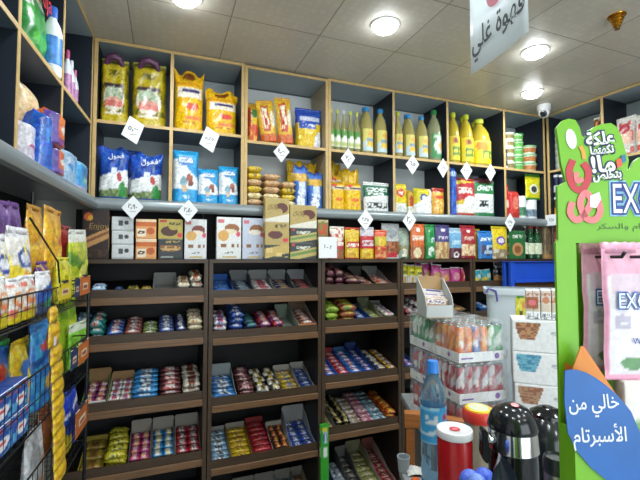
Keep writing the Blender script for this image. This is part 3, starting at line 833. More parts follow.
bag(BF, 416, 434, 188, T1, .07, Print('#d6c92a', ('s', 0, .12, '#9ab03a'), ('e', .45, .6, .2, .18, '#2f5a9a'), ('e', .45, .62, .1, .08, '#e8e8e8'), ('d', -.6, .35, .5, '#e6e9e6'), ('r', .8, 0, 1, 1, '#e2e6e2')), 'yellow and white pack with round blue badge', 'starch_pack', 'packet', off=.01, style='brick', seed=7, seals=False)
bag(BF, 434, 449.5, 188, T1, .06, Print('#e0a840', ('s', .88, 1, '#b03a2a'), ('r', .2, .6, .85, .74, '#cf4a2c'), ('nr', .1, .1, .9, .55, '#efd08a', 9, .5, 3)), 'orange-yellow pouch with red stripe below the tall oil bottle', 'spice_pouch', 'pouch', off=.01, seed=3, sealcol='#c9523a')
bag(BF, 451.5, 457.5, 167, T1, .05, Print('#2a4fa8', ('s', .8, .9, '#c0d0e6'), ('n', 9, '#3f6fc8', .4, 2)), 'slim tall blue pack against the post', 'rice_pouch', 'pouch', off=.02, style='brick', seed=3, seals=False)
bag(BF, 458, 478.5, 178, T1, .08, Print('#d9bd2a', ('d', .40, .86, .1, '#b42a34'), ('t', .1, .6, .8, .78, '#eadfd0', 5), ('s', 0, .32, '#e9e6d8'), ('e', .7, .35, .4, .2, '#e4e6e0'), ('s', 0, .07, '#b43a30')), 'yellow, red and white bag of grains beside the slim blue pack', 'rice_pouch', 'pouch', off=.015, seed=4, sealcol='#b42a34')
bag(BF, 462, 480, 178, T1, .05, yp, 'plain yellow bag showing behind the red and white one', 'sugar_bag', 'bag', off=.14, seed=8, seals=False)
bag(BF, 477, 498, 178, T1, .08, Print('#dfe4e2', ('s', .6, 1, '#2a7a46'), ('s', .9, 1, '#4a2028'), ('t', .1, .68, .9, .85, '#e6efe8', 3), ('t', .15, .25, .55, .42, '#2a2e30', 5), ('s', 0, .1, '#2f7a4a'), ('r', .85, 0, 1, 1, '#3a7a50')), 'white and green bag with dark top and black digits', 'rice_pouch', 'pouch', off=.015, seed=5, sealcol='#4a2028')
bag(BF, 500.5, 511, 184, T1, .06, Print('#c02c28', ('r', .2, .3, .8, .55, '#e2d8cc'), ('s', .85, 1, '#d84a30')), 'taller red pouch beside the post', 'spice_pouch', 'pouch', off=.02, seed=3, sealcol='#c84030')
bag(BF, 511, 521, 191, T1, .06, Print('#c9382e', ('e', .5, .55, .3, .25, '#e0806a'), ('s', 0, .2, '#b02a26')), 'shorter red pack between the red pouch and white tins', 'spice_pouch', 'pouch', off=.02, style='brick', seed=4, seals=False)
tin = [(.95, 0), (1, .03), (1, .95), (.94, .98), (.9, 1)]
for k, (u0, u1, vt, lab) in enumerate([(521, 528.5, 196, 'narrow white and green tin of milk powder'), (529, 540.5, 200, 'wide white tin under the yellow-green pouch')]):
    lathe_thing(BF, u0, u1, vt, T1, .02, tin, mat('#dfe4e4', .3, var=.04), lab, 'milk_tin', 'tin', parts=[('tin_label', [(1.01, .12), (1.01, .5)], mat('#3f7a5a' if k == 0 else '#6a7f8f', .35, var=.6, scale=45)), ('tin_lid', [(1.02, .92), (1.02, 1.0), (.9, 1.01)], mat('#e8ecec', .3, var=.02))])
zt = zpix(BF, 535, 200, .02)+.004
bag(BF, 526.5, 543, 174, zt, .03, Print('#d4cf1e', ('e', .5, .42, .3, .2, '#e6ead8'), ('e', .5, .42, .2, .13, '#3a3f3a'), ('s', .92, 1, '#3f8a2a'), ('s', 0, .08, '#3f8a3a')), 'yellow-green pouch lying upright on the white tin', 'milk_pouch', 'pouch', off=.02, seed=3, sealcol='#3f8a2a')

# ------------------------------------------------------------------ boxes and bags on top of the racks
Z0 = ZT
t = carton(BF, 82, 109.5, 210, Z0, .06, Print('#2a1a14', ('e', .22, .86, .16, .08, '#d8662a'), ('e', .3, .84, .1, .05, '#e0b02a'), ('d', .18, .4, .25, '#b98a52'), ('d', .28, .34, .25, '#7a4a28'), ('r', .1, .6, .9, .61, '#5a3a22'), ('nr', .1, .05, .95, .2, '#4a2e1c', 14, .4, 2)), 'dark brown wafer carton with cursive gold lettering, beside the wire rack', 'wafer_carton', off=-.02)
text_obj('Enjoy', t, t['_w']*.12, -t['_d']/2-.0008, t['_h']*.66, mat('#8f7434', .4, var=0), width=t['_w']*.72, shear=.15)
gp = Print('#cfd3d4', ('r', .3, .4, .5, .75, '#4a4f52'), ('e', .68, .6, .1, .16, '#3a3f44'), ('s', .0, .12, '#b3b8ba'))
z = Z0
for k, vt in enumerate((245, 231.5, 217)):
    if k == 0: z = Z0
    t = carton(BF, 111.5, 133.5, vt, z, .05, gp, ['small pale grey carton with black print, bottom of the stack of three', 'small pale grey carton with black print, middle of the stack of three', 'small pale grey carton with black print, topmost of the stack of three'][k], 'biscuit_carton', off=-.01, group='stack of grey cartons')
    z += t['_h']+.0015
op = Print('#e0a060', ('s', .62, 1, '#c9682a'), ('s', .86, 1, '#ead2ae'), ('e', .72, .4, .2, .18, '#c05a24'), ('r', .08, .1, .5, .5, '#efe0c8'), ('t', .1, .25, .45, .42, '#5a3a22', 2))
z = Z0
for k, vt in enumerate((239, 219.5)):
    t = carton(BF, 135.5, 156.5, vt, z, .05, op, ['orange and white carton, lower of the two beside the grey stack', 'orange and white carton, upper of the two beside the grey stack'][k], 'biscuit_carton', off=-.01); z += t['_h']+.0015
dk = Print('#2f3638', ('e', .5, .55, .42, .14, '#c9a566'), ('nr', .08, .38, .92, .72, '#8a5a32', 10, .45, 3), ('r', .1, .06, .6, .14, '#9aa09a'), ('t', .3, .82, .9, .92, '#b9a04a', 2))
ol = Print('#b5a24a', ('e', .45, .4, .34, .25, '#4a2c22'), ('e', .62, .62, .2, .16, '#b5a24a'), ('e', .88, .2, .1, .12, '#c9343c'), ('r', .05, .85, .35, .95, '#b0343a'), ('t', .45, .72, .9, .85, '#3f4428', 4))
z = Z0
t = carton(BF, 158, 183, 239.5, z, .05, dk, 'dark carton with golden biscuits pictured, under the olive carton', 'biscuit_carton', off=-.01); z += t['_h']+.0015
carton(BF, 158, 183, 219.5, z, .05, ol, 'olive carton with dark round biscuit pictured, on the dark carton', 'biscuit_carton', off=-.01)
def cookie(base, top, bite): return Print(base, ('r', .06, .86, .3, .94, '#d06a6a'), ('e', .62, .73, .3, .12, top), ('e', .55, .66, .28, .06, bite), ('e', .88, .6, .09, .06, '#d8506a'), ('nr', .12, .28, .9, .36, '#8a5a32', 9, .55, 3), ('t', .3, .13, .7, .17, '#6a6f72', 2), ('r', .25, .04, .8, .08, '#c9b06a'))
cw = Print('#d9dcdc', *[(*o[:-1], o[-1]) for o in cookie('#d9dcdc', '#7a3a30', '#e6d8c8').ops], ('e', .3, .58, .24, .12, '#d8a85a'))
carton(BF, 184.5, 207, 219.5, Z0, .05, cw, 'white biscuit carton with cut pink biscuit pictured, beside the rack joint', 'biscuit_carton', off=-.01)
carton(BF, 216.5, 241.5, 217.5, Z0, .05, Print('#e3e4e2', *cookie('#e3e4e2', '#9a6238', '#e8d8b8').ops, ('e', .28, .56, .22, .13, '#dba85a')), 'white biscuit carton with golden cookies pictured, taller neighbour of the pale blue one', 'biscuit_carton', off=-.03)
carton(BF, 242.5, 265, 218.5, Z0, .05, cookie('#c6cfe0', '#96602f', '#f0e8d8'), 'pale blue biscuit carton with bitten cream biscuit pictured', 'biscuit_carton', off=-.03)
tanp = Print('#b09a5a', ('e', .68, .6, .26, .22, '#5a2c24'), ('e', .58, .45, .14, .12, '#b09a5a'), ('t', .1, .5, .5, .75, '#8a763c', 3), ('d', -.3, .12, .25, '#dcd8c8'))
tan2 = Print('#b09a5a', ('e', .42, .66, .3, .11, '#5a2c2a'), ('e', .84, .52, .12, .06, '#cf3a44'), ('s', 0, .38, '#2f3a34'), ('d', .02, .28, .15, '#c0a45a'), ('nr', .05, .05, .95, .3, '#d8bf7a', 8, .4, 2), ('t', .4, .85, .9, .94, '#4a4628', 2))
z = Z0
t = carton(BF, 265, 289.5, 222.5, z, .06, tan2, 'gold and dark carton with half-moon biscuit, supporting the gold carton', 'biscuit_carton', off=-.115); z += t['_h']+.0015
carton(BF, 265, 289.5, 198.5, z, .06, tanp, 'gold carton with dark round biscuit, topmost and nearest the ledge', 'biscuit_carton', off=-.115)
gt = Print('#343a3a', ('d', -.1, .42, .35, '#b8a862'), ('d', .12, .3, .35, '#6a8a4a'), ('t', .25, .6, .75, .8, '#cfd2c0', 3), ('r', .05, .8, .16, .95, '#c03a3a'))
z = Z0
for k, (vt, pp, lab) in enumerate([(243, gt, 'dark flat carton with green and gold wave, lowest of its stack of three'), (228.5, gt, 'dark flat carton with green and gold wave, middle of its stack of three'), (205.5, tanp, 'gold carton with dark round biscuit, topmost of its stack of three')]):
    t = carton(BF, 290, 317, vt, z, .06, pp, lab, 'biscuit_carton', off=-.115); z += t['_h']+.0015
rs = Print('#8a6a3a', ('e', .5, .45, .36, .3, '#c9502a'), ('s', .85, 1, '#c9b48a'), ('n', 7, '#6a8a3a', .2, 2))
z = Z0
for k, vt in enumerate((238, 220)):
    t = carton(BF, 317.5, 328.5, vt, z, .05, rs, ['small tan soup carton with orange bowl, lower one behind the paper tag', 'small tan soup carton with orange bowl, upper one'][k], 'soup_carton', off=-.03); z += t['_h']+.0015

SN = [  # u0, u1, vtop, print, label, style
 (331, 346, 226.5, Print('#b83a44', ('s', .72, 1, '#e3ddcf'), ('e', .5, .68, .4, .14, '#d9cdb8'), ('r', .15, .42, .9, .55, '#e8dfd2'), ('s', 0, .3, '#9a6a42'), ('n', 8, '#c9484e', .2, 2)), 'red and cream nut bag beside the large paper tag'),
 (346, 361.5, 227.5, Print('#d8b42a', ('r', .06, .36, .96, .56, '#c22c2a'), ('t', .1, .4, .9, .52, '#f0e4d4', 3), ('s', 0, .32, '#d9a428'), ('nr', .1, .04, .9, .3, '#efcb4a', 8, .5, 1), ('s', 0, .03, '#b03024')), 'yellow nut bag with red slanted band, full front view'),
 (361.5, 376, 227, Print('#c2303a', ('s', .75, 1, '#c9c4cc'), ('r', .06, .44, .96, .6, '#dfe0e6'), ('t', .1, .47, .9, .57, '#b02a34', 3), ('s', 0, .34, '#d8a82c'), ('nr', .1, .04, .9, .3, '#f0d04a', 8, .5, 1)), 'red nut bag with yellow kernels under the diamond tag'),
 (376, 389, 230, Print('#cf5a2c', ('s', .5, .8, '#b9b43a'), ('e', .5, .6, .3, .16, '#d8b83a'), ('nr', .05, .05, .95, .45, '#e0a06a', 8, .5, 4), ('r', .5, .3, .9, .4, '#c02c2a')), 'short orange nut bag with olive badge'),
 (383, 401.5, 223.5, Print('#bfc4c4', ('e', .5, .75, .3, .14, '#8f979a'), ('s', .12, .5, '#b5744e'), ('nr', 0, .12, 1, .5, '#7f4a2e', 11, .35, 2), ('r', .2, .04, .8, .2, '#c22a34')), 'silver-grey bag of peanuts with red base'),
 (400.5, 412.5, 228, Print('#a8b8a8', ('s', 0, .45, '#8f8a5a'), ('e', .35, .2, .3, .14, '#e8e2cc'), ('r', 0, 0, 1, .07, '#2f5a3a'), ('n', 9, '#93a896', .3, 3)), 'pale green nut bag with cream kernels under the tag'),
 (412, 427, 224, Print('#d06a34', ('t', .08, .55, .92, .7, '#ecd8c8', 5), ('s', 0, .38, '#a9653e'), ('e', .4, .18, .26, .16, '#e8d8b0'), ('e', .5, .86, .14, .06, '#e8e0d4')), 'bright orange peanut bag with white lettering'),
 (427, 437, 224.5, Print('#1f8040', ('e', .5, .84, .2, .06, '#e6ece6'), ('t', .1, .5, .9, .62, '#d8e2e6', 3), ('e', .5, .22, .34, .14, '#d8e8d8'), ('n', 7, '#2a9450', .3, 2)), 'green bag with white crest between orange and purple ones'),
 (437, 452, 225, Print('#4a4478', ('e', .5, .88, .14, .05, '#e4e0e8'), ('s', 0, .5, '#b08a5a'), ('nr', 0, 0, 1, .5, '#d8bc8a', 9, .45, 3), ('t', .15, .6, .85, .7, '#d8d4e6', 2)), 'purple and tan nut bag'),
 (451, 464, 228, Print('#6fa8cc', ('s', .88, 1, '#9fc0d4'), ('s', 0, .36, '#5a2a3a'), ('e', .45, .14, .24, .1, '#e8e4e0'), ('e', .45, .14, .12, .05, '#3a2020'), ('r', .15, .5, .85, .62, '#a9cde0')), 'light blue and maroon nut bag'),
 (462, 478, 225.5, Print('#a42830', ('e', .5, .86, .14, .05, '#e6dcd8'), ('s', .1, .46, '#c09066'), ('nr', 0, .1, 1, .46, '#e6caa4', 9, .5, 2), ('s', 0, .1, '#8a1c24'), ('t', .2, .58, .8, .68, '#e2c6b8', 3)), 'dark red nut bag with pale kernels'),
 (477, 482.5, 229, Print('#cdb62a', ('n', 6, '#b39a1e', .3, 3)), 'narrow yellow bag in the gap beside the blue one'),
 (480, 495.5, 231, Print('#2a72b8', ('t', .1, .66, .9, .8, '#d8e6f0', 2), ('r', .15, .2, .9, .5, '#a9c4d8'), ('nr', .1, .1, .9, .5, '#4a4a6a', 8, .4, 2)), 'bright blue snack bag with white print'),
 (493.5, 510, 226.5, Print('#d8c02a', ('e', .5, .58, .3, .14, '#5a3a9a'), ('e', .5, .58, .2, .08, '#e6d8e6'), ('s', 0, .32, '#9a8a6a'), ('nr', 0, 0, 1, .32, '#cfc4a8', 8, .4, 2)), 'yellow snack bag with purple badge'),
]
for k, (u0, u1, vt, pr, lab) in enumerate(SN):
    bag(BF, u0, u1, vt, Z0, .05, pr, lab, 'nut_bag', 'snack bag', off=-.05+(.045 if k in (4, 11, 5) else 0), seed=k+2, sealcol=['#d8d2c4', '#c0402a', '#c9c4cc', '#cf5a2c', '#bfc4c4', '#a8b8a8', '#d06a34', '#1f8040', '#4a4478', '#9fc0d4', '#a42830', '#cdb62a', '#2a72b8', '#d8c02a'][k], crumple=.008)
carton(BF, 509.5, 525.5, 231, Z0, .05, Print('#2a6a3a', ('e', .5, .34, .34, .24, '#b98a5a'), ('e', .5, .34, .2, .14, '#8a5a34'), ('t', .2, .74, .8, .86, '#d8e0d0', 2)), 'dark green carton with round brown cookie pictured, below the slanted tag', 'cookie_carton', off=-.03)
glassg = mat('#1f5a34', .08, trans=.35, var=.04, spec=.6); glassd = mat('#15201c', .08, trans=.2, var=.04, spec=.6)
for k, (u0, u1, vt, gm, lab) in enumerate([(524.5, 530, 224, glassd, 'dark glass bottle beside the green carton'), (530, 537, 225, glassg, 'green glass bottle in the pair, nearer the dark one'), (537, 544, 225, glassg, 'green glass bottle in the pair, nearer the brown cartons')]):
    lathe_thing(BF, u0, u1, vt, Z0, -.02, [(.85, 0), (1, .02), (1, .55), (.8, .65), (.42, .78), (.36, .92)], gm, lab, 'drink_bottle', 'bottle', parts=[('bottle_label', [(1.02, .14), (1.02, .46)], mat('#cfd8b8', .5, var=.3, scale=40)), ('bottle_cap', [(.42, .9), (.42, .99), (.36, 1.0)], mat('#b03030' if k else '#d8d8d0', .4))])
bp = Print('#6a3a34', ('e', .5, .6, .3, .14, '#c9a84a'), ('s', 0, .14, '#b08a5a'), ('n', 6, '#7a443c', .3, 2))
carton(BF, 545, 552, 226, Z0, .12, Print('#8a7a5a', ('n', 6, '#6a5a4a', .4, 2), ('s', 0, .14, '#b08a5a')), 'tan narrow carton in the corner beside the bottles', 'tea_carton', off=-.02)
carton(RF, 553, 561.5, 224, Z0, .12, bp, 'maroon carton with gold badge in the corner', 'tea_carton', off=-.02)
# side wall beyond the corner
for k, (u0, u1, lab) in enumerate([(552.5, 557.5, 'dark blue tin in the corner bay, nearer the corner'), (558, 563.5, 'dark blue tin in the corner bay, nearer the display')]):
    z = T1
    for q, vt in enumerate((197, 174.5)):
        a, w, _ = span(RF, u0, u1, 190, T1, .03); h = zpix(RF, (u0+u1)/2, vt, .03)-z
        t = thing('coffee_tin', lab+(', lower' if q == 0 else ', upper'), 'tin', 'coffee tins by the corner')
        r = w/2
        obj('container', MB().lathe([(r*.95, 0), (r, .02*h), (r, .96*h)], 18).me('container', mat('#1d2440' if q else '#3a2a24', .3, var=.3, scale=40), True), t)
        obj('tin_label', MB().lathe([(r*1.015, .2*h), (r*1.015, .5*h)], 18, cap=False).me('tin_label', mat('#c8ccd4' if q else '#d09030', .4, var=.5, scale=50), True), t)
        obj('tin_lid', MB().lathe([(r*1.03, .88*h), (r*1.03, .985*h), (r*.9, .99*h)], 18).me('tin_lid', mat('#dfe2e6', .3, var=.03), True), t)
        RF.put(t, a, .03+r, z+.001); z += h+.001
# clear tubs stacked in the corner bay
tubm = mat('#c4c8b4', .2, trans=.25, var=.2, scale=40)
a, w, _ = span(RF, 552, 563, 140, T2, .03); r = abs(w)/2; base = None
for k in range(6):
    h = .058
    if base is None:
        base = thing('sweet_tub', 'round clear sweet tub in the column of six behind the display', 'tub', 'column of round clear tubs')
        obj('tub_body', MB().lathe([(r*.85, 0), (r*.9, .05*h), (r*.98, .8*h)], 18).me('tub_body', tubm, True), base)
        obj('tub_lid', MB().lathe([(r, .78*h), (r, .97*h), (r*.9, .99*h)], 18).me('tub_lid', mat('#a9b4b0', .2, var=.05), True), base); o = base
    else: o = dup(base)
    RF.put(o, a, .03+r, T2+.001+k*h)
for k, (u0, u1, vt, lab) in enumerate([(612, 633, 116, 'pink and white chips bag on the side shelf above the display'), (631, 655, 112, 'second chips bag on the side shelf, reaching out of view')]):
    bag(RF, u0, u1, vt, T2, .1, Print('#d8d2cc', ('n', 7, '#c9504a', .25, 3+k), ('r', .1, .3, .9, .6, '#e0b09a'), ('e', .5, .7, .3, .14, '#b03a44'), ('s', .9, 1, '#e6e4de')), lab, 'chips_bag', 'chips bag', off=.04, seed=4+k)
bag(RF, 590, 603, 116, T2, .08, Print('#7a3038', ('n', 6, '#caa05a', .3, 2)), 'dark red bag seen above the display\'s top edge', 'chips_bag', 'chips bag', off=.05, seed=9)
# ------------------------------------------------------------------ goods on the sloping tray shelves
SHW = ['top tray shelf', 'second tray shelf', 'third tray shelf', 'fourth tray shelf', 'lowest tray shelf']
random.seed(11)
def stock(i, row, u0, u1, mode, cols=1, rows=6, layers=1, c=('#888888', '#aaaaaa', '#333333'), desc='', word='wafer bar', box=None, inner='#7c7468', front=None, hf=.035, hb=.09, L=.26, s0=.012, bh=.022, boxdesc='grey', nm=None, bd=1.0, alt=None):
    """one column of goods between pixel columns u0,u1 on a tray shelf"""
    if row <= 1: bh *= 1.3
    T = Tray(LIPZ[i][row]); v = LIPV[i][1][row]
    a0, a1 = apix(LR, u0, v, .05), apix(LR, u1, v, .05)
    a0 = max(a0, RX[i][0]+.0245); a1 = min(a1, RX[i][1]-.0245)
    w = a1-a0; a = (a0+a1)/2
    place = '%s, %s' % (RACKW[i], SHW[row])
    n0 = .0
    if box:
        o = open_box(w*.985, L, hf, hb, box, inner, 'open %s display carton%s, %s' % (boxdesc, ' of '+desc+'s' if mode != 'empty' else ' standing empty', place), front=front)
        T.put(o, a, s0, .001)
        n0 = .004; wi = w*.985-.010; sb = s0+.006; Li = L-.014
    else: wi = w*.98; sb = s0; Li = L
    if mode == 'empty': return
    lab = '%s in the %s, %s' % (desc, ('%s carton' % boxdesc) if box else 'loose heap' if mode == 'heap' else 'stacked row', place)
    grp = '%s on the %s of the %s' % (desc+'s', SHW[row], RACKW[i])
    nm = nm or word.replace(' ', '_')
    cw = wi/cols; dl = Li/rows
    for q in range(cols):
        for r in range(rows):
            for l in range(layers if r < rows or True else 1):
                cc = c if not alt or (q+r) % 2 == 0 else alt
                me = bar_mesh(cw*.97, dl*bd*1.0, bh, cc, (q*3+r*5+l) % 4)
                o = tag(obj(nm, me), lab, 'snack', grp)
                x = a-wi/2+cw*(q+.5); sl = sb+dl*(r+.5); n = n0+l*bh*.96
                if mode == 'heap':
                    ang = random.uniform(-.22, .22); sc_ = .86
                    o.scale = (sc_, .9, 1)
                    hl = cw*.97*sc_/2*math.cos(ang)+dl*.45*abs(math.sin(ang))
                    x = max(a-wi/2+hl, min(a+wi/2-hl, x+random.uniform(-.006, .006)))
                    T.put(o, x, sl+.004+random.uniform(-.003, .003), n0+.003+l*bh*1.04, rz=ang, ry=random.uniform(-.05, .05))
                else:
                    T.put(o, x+random.uniform(-.0015, .0015), sl, n+.002+r*.0012, rz=random.uniform(-.04, .04), rx=-.15)

WH = ('#d9d8d0', '#b03a3a', '#4a4a52')
# leftmost rack
stock(0, 0, 91.5, 106, 'rows', 1, 2, 2, ('#9fc3dc', '#e6ecf0', '#3f7fb0'), 'pale blue and white biscuit packet', 'biscuit packet', L=.1)
stock(0, 0, 113, 124, 'rows', 1, 2, 1, ('#2c3e66', '#5a7aa8', '#1a2440'), 'small dark blue packet', 'biscuit packet', L=.1, bh=.028)
stock(0, 0, 126, 139, 'rows', 1, 2, 1, ('#b89a2a', '#5a7a3a', '#6a4a1a'), 'gold and green wrapped cake bar', 'cake bar', L=.1, bh=.03)
stock(0, 0, 140, 152, 'rows', 1, 2, 1, ('#c4a02a', '#d8c06a', '#7a4a1a'), 'golden cake bar', 'cake bar', L=.1, bh=.026)
stock(0, 0, 152.5, 177, 'empty', box='#b9bcba', inner='#9a9c98', hf=.02, hb=.075, L=.24, boxdesc='pale grey')
stock(0, 0, 177, 190, 'rows', 1, 3, 2, ('#d8d3bd', '#b9a46a', '#8a3a2a'), 'cream wrapped cake bar', 'cake bar', L=.2, bh=.027, nm='cake_bar')
stock(0, 0, 189, 203, 'heap', 1, 3, 3, ('#d6cfc0', '#c0663a', '#7a4a2a'), 'cream and orange cake packet', 'cake bar', L=.2, bh=.026)
stock(0, 1, 72, 90, 'rows', 1, 3, 3, ('#2a5a8a', '#3f8fb0', '#e0e6ea'), 'blue toothpaste-coloured tube pack', 'tube pack', L=.2, bh=.03)
stock(0, 1, 90, 103.5, 'rows', 1, 3, 3, ('#2f8a86', '#d8e6e2', '#c04a3a'), 'teal tube pack', 'tube pack', L=.2, bh=.03)
stock(0, 1, 104, 124, 'heap', 1, 4, 2, ('#2f5a9c', '#d2d6dc', '#a83a3a'), 'blue, white and red wafer bar', L=.2, bh=.022)
stock(0, 1, 124, 141.5, 'rows', 1, 5, 2, ('#8a4a44', '#d8ccc8', '#5a2a2a'), 'brown and white wafer bar', L=.24)
stock(0, 1, 141.5, 158, 'rows', 1, 5, 1, ('#8fa05a', '#dfe0c6', '#5a7a3a'), 'pale green wafer bar', L=.22)
stock(0, 1, 158, 174, 'rows', 1, 5, 2, ('#3a4f8a', '#e0e4ec', '#26305a'), 'navy and white wafer bar', L=.24)
stock(0, 1, 174, 187, 'heap', 1, 5, 2, ('#2a3566', '#dfe3ee', '#1a2040'), 'dark blue wafer bar', L=.24)
stock(0, 1, 187, 203, 'rows', 1, 4, 3, ('#c9bd9a', '#e6e0cc', '#a0703a'), 'beige wrapped cake bar', 'cake bar', L=.22, bh=.026)
stock(0, 2, 82, 107, 'rows', 2, 4, 2, ('#8a3a6a', '#d8903a', '#d8d0d4'), 'purple and orange sachet', 'sachet', box='#4f7a3a', inner='#9a7a52', front='#dcdcd8', hf=.05, hb=.12, L=.24, boxdesc='white-fronted')
stock(0, 2, 107.5, 132, 'rows', 2, 4, 2, ('#d9d6d0', '#c04a4a', '#6a5a8a'), 'white and red sachet', 'sachet', box='#b9a690', inner='#9a7a52', front='#b8302c', hf=.04, hb=.09, L=.24, boxdesc='red-fronted')
stock(0, 2, 131, 158, 'rows', 1, 5, 3, ('#2f86c4', '#d8e4ea', '#1c3a5a'), 'light blue cookie packet', 'cookie packet', L=.26, bh=.028)
stock(0, 2, 158.5, 181, 'rows', 1, 5, 3, ('#5a2a2c', '#dcd6d0', '#b02a30'), 'maroon, white and red wafer bar', L=.26, bh=.028)
stock(0, 2, 181.5, 202, 'heap', 1, 5, 3, ('#cfc9b8', '#7a3a2c', '#3a2a22'), 'white and brown cake packet', 'cake bar', L=.26, bh=.028)
stock(0, 3, 78, 103, 'rows', 1, 3, 1, ('#a8903a', '#6a4a26', '#8a6a2a'), 'brown date bar pack', 'date bar', L=.27, bh=.03, box='#b5a23a', inner='#a8963a', hf=.03, hb=.05, boxdesc='yellow')
stock(0, 3, 103, 128, 'heap', 1, 5, 3, ('#b9b02a', '#d6cc4a', '#5a5a1a'), 'yellow chips packet', 'chips packet', L=.26, bh=.03)
stock(0, 3, 128, 150.5, 'rows', 2, 4, 2, ('#b03a7a', '#d8b0c8', '#d8a83a'), 'magenta gum packet', 'gum packet', box='#8f8a84', inner='#a8a49a', hf=.03, hb=.12, boxdesc='grey')
stock(0, 3, 151, 174.5, 'rows', 2, 4, 2, ('#2f86bc', '#d6dfe0', '#d8b83a'), 'sky blue gum packet', 'gum packet', box='#8f8a84', inner='#a8a49a', hf=.03, hb=.12, boxdesc='grey')
stock(0, 3, 175, 202, 'rows', 2, 4, 2, ('#a82a3c', '#dccfc8', '#2f3a3a'), 'dark red gum packet', 'gum packet', box='#8f8a84', inner='#a8a49a', front='#3f9a3a', hf=.03, hb=.12, boxdesc='green-lipped')
# second rack
stock(1, 0, 212.5, 233, 'rows', 1, 5, 1, ('#2f62ac', '#4a86c4', '#1d3f7a'), 'bright blue wafer bar', box='#2a5fb0', inner='#2a5fb0', hf=.045, hb=.075, boxdesc='blue')
stock(1, 0, 234, 254, 'rows', 1, 5, 1, ('#23304a', '#6a7a86', '#8fa0a8'), 'dark navy wafer bar', box='#5a5e60', inner='#7a7e80', hf=.03, hb=.1, boxdesc='dark grey')
stock(1, 0, 254.5, 275, 'rows', 1, 5, 1, ('#c8c2c0', '#b03a5a', '#7a3a3a'), 'white and pink wafer bar', box='#9fa2a2', inner='#8c8f8f', front='#c9c0bc', hf=.035, hb=.1, boxdesc='pale')
stock(1, 0, 275.5, 295, 'rows', 1, 5, 1, ('#1f2440', '#a8803a', '#3a4470'), 'blue-black chocolate bar', 'chocolate bar', box='#6a6e70', inner='#8a8e90', front='#252a48', hf=.04, hb=.1, boxdesc='navy-fronted')
stock(1, 0, 296, 318.5, 'rows', 1, 5, 1, ('#3a2024', '#a83a3a', '#5a4a4a'), 'black and red chocolate bar', 'chocolate bar', box='#7a7c7c', inner='#94979a', hf=.03, hb=.1, boxdesc='grey')
stock(1, 1, 212.5, 228, 'heap', 1, 4, 3, ('#d2cfd4', '#b03a50', '#3a62a0'), 'white and red caramel packet', 'caramel packet', L=.22, bh=.024)
stock(1, 1, 228, 243.5, 'heap', 1, 4, 4, ('#2d4f9e', '#c9d2e6', '#18264c'), 'royal blue caramel packet', 'caramel packet', L=.22, bh=.026)
stock(1, 1, 243.5, 257, 'heap', 1, 4, 2, ('#2a4a66', '#3f8a7a', '#1a2a40'), 'dark teal caramel packet', 'caramel packet', L=.22, bh=.026)
stock(1, 1, 257, 284, 'heap', 2, 4, 2, ('#7a3a6a', '#d8d0d6', '#c9702a'), 'purple, orange and white candy packet', 'candy packet', L=.24, bh=.026, alt=('#b0343c', '#d8b0a0', '#3a3a8a'))
stock(1, 1, 283, 297, 'empty', box='#7f8f80', inner='#8a998a', hf=.025, hb=.1, L=.26, boxdesc='dull green')
stock(1, 1, 297.5, 319, 'rows', 1, 5, 2, ('#6a3a2a', '#d8d4d0', '#b0643a'), 'brown and white wafer bar', box='#b9b6b0', inner='#7a6450', front='#d08a5a', hf=.05, hb=.13, boxdesc='tall white')
stock(1, 2, 210.5, 236, 'rows', 1, 5, 2, ('#2b6fae', '#1a3354', '#d6e0e6'), 'ocean blue sandwich biscuit', 'sandwich biscuit', box='#8fa0a4', inner='#9aa4a6', front='#3f7fc4', hf=.045, hb=.12, boxdesc='blue-fronted')
stock(1, 2, 236.5, 255, 'heap', 1, 5, 3, ('#5a2f2f', '#cfa0a0', '#2a1a1a'), 'brown and pink sandwich biscuit', 'sandwich biscuit', L=.28, bh=.024)
stock(1, 2, 255, 282, 'heap', 2, 5, 2, ('#cfcdc4', '#2c2a26', '#a8923a'), 'white, black and gold wafer bar', L=.28, bh=.026, alt=('#3a3528', '#b8a23c', '#dcd8cc'))
stock(1, 2, 282, 300, 'rows', 1, 5, 1, ('#b8982c', '#3a5a9a', '#d8c05a'), 'yellow and blue wafer bar', box='#a8a8a4', inner='#b0aea6', hf=.02, hb=.06, L=.28, boxdesc='shallow grey')
stock(1, 2, 300.5, 319, 'rows', 1, 5, 1, ('#2a3f80', '#9fb0d0', '#182450'), 'dark blue wafer bar', box='#a8a8a4', inner='#b0aea6', hf=.02, hb=.07, L=.28, boxdesc='pale grey')
stock(1, 3, 210.5, 230.5, 'rows', 1, 6, 1, ('#8fb8d4', '#2a3a4a', '#dfe8ee'), 'pale blue chocolate wafer', 'chocolate wafer', box='#8c8f90', inner='#a8a8a4', hf=.025, hb=.05, L=.3, boxdesc='low grey')
stock(1, 3, 231, 252, 'rows', 1, 6, 1, ('#d8b422', '#e8cc4a', '#7a4a1a'), 'bright yellow chocolate wafer', 'chocolate wafer', box='#b09a3a', inner='#a8a49a', hf=.03, hb=.06, L=.3, boxdesc='yellow-edged')
stock(1, 3, 252.5, 272, 'rows', 1, 6, 2, ('#a01f28', '#c8484c', '#5a1418'), 'red chocolate wafer', 'chocolate wafer', box='#8a2a2c', inner='#9a3a3a', hf=.04, hb=.08, L=.3, boxdesc='red')
stock(1, 3, 272.5, 290, 'heap', 2, 4, 2, ('#5a3420', '#d09a4a', '#b0402a'), 'brown and orange toffee', 'toffee', box='#a8a69e', inner='#b0aea6', hf=.025, hb=.07, L=.24, bh=.02, boxdesc='small grey')
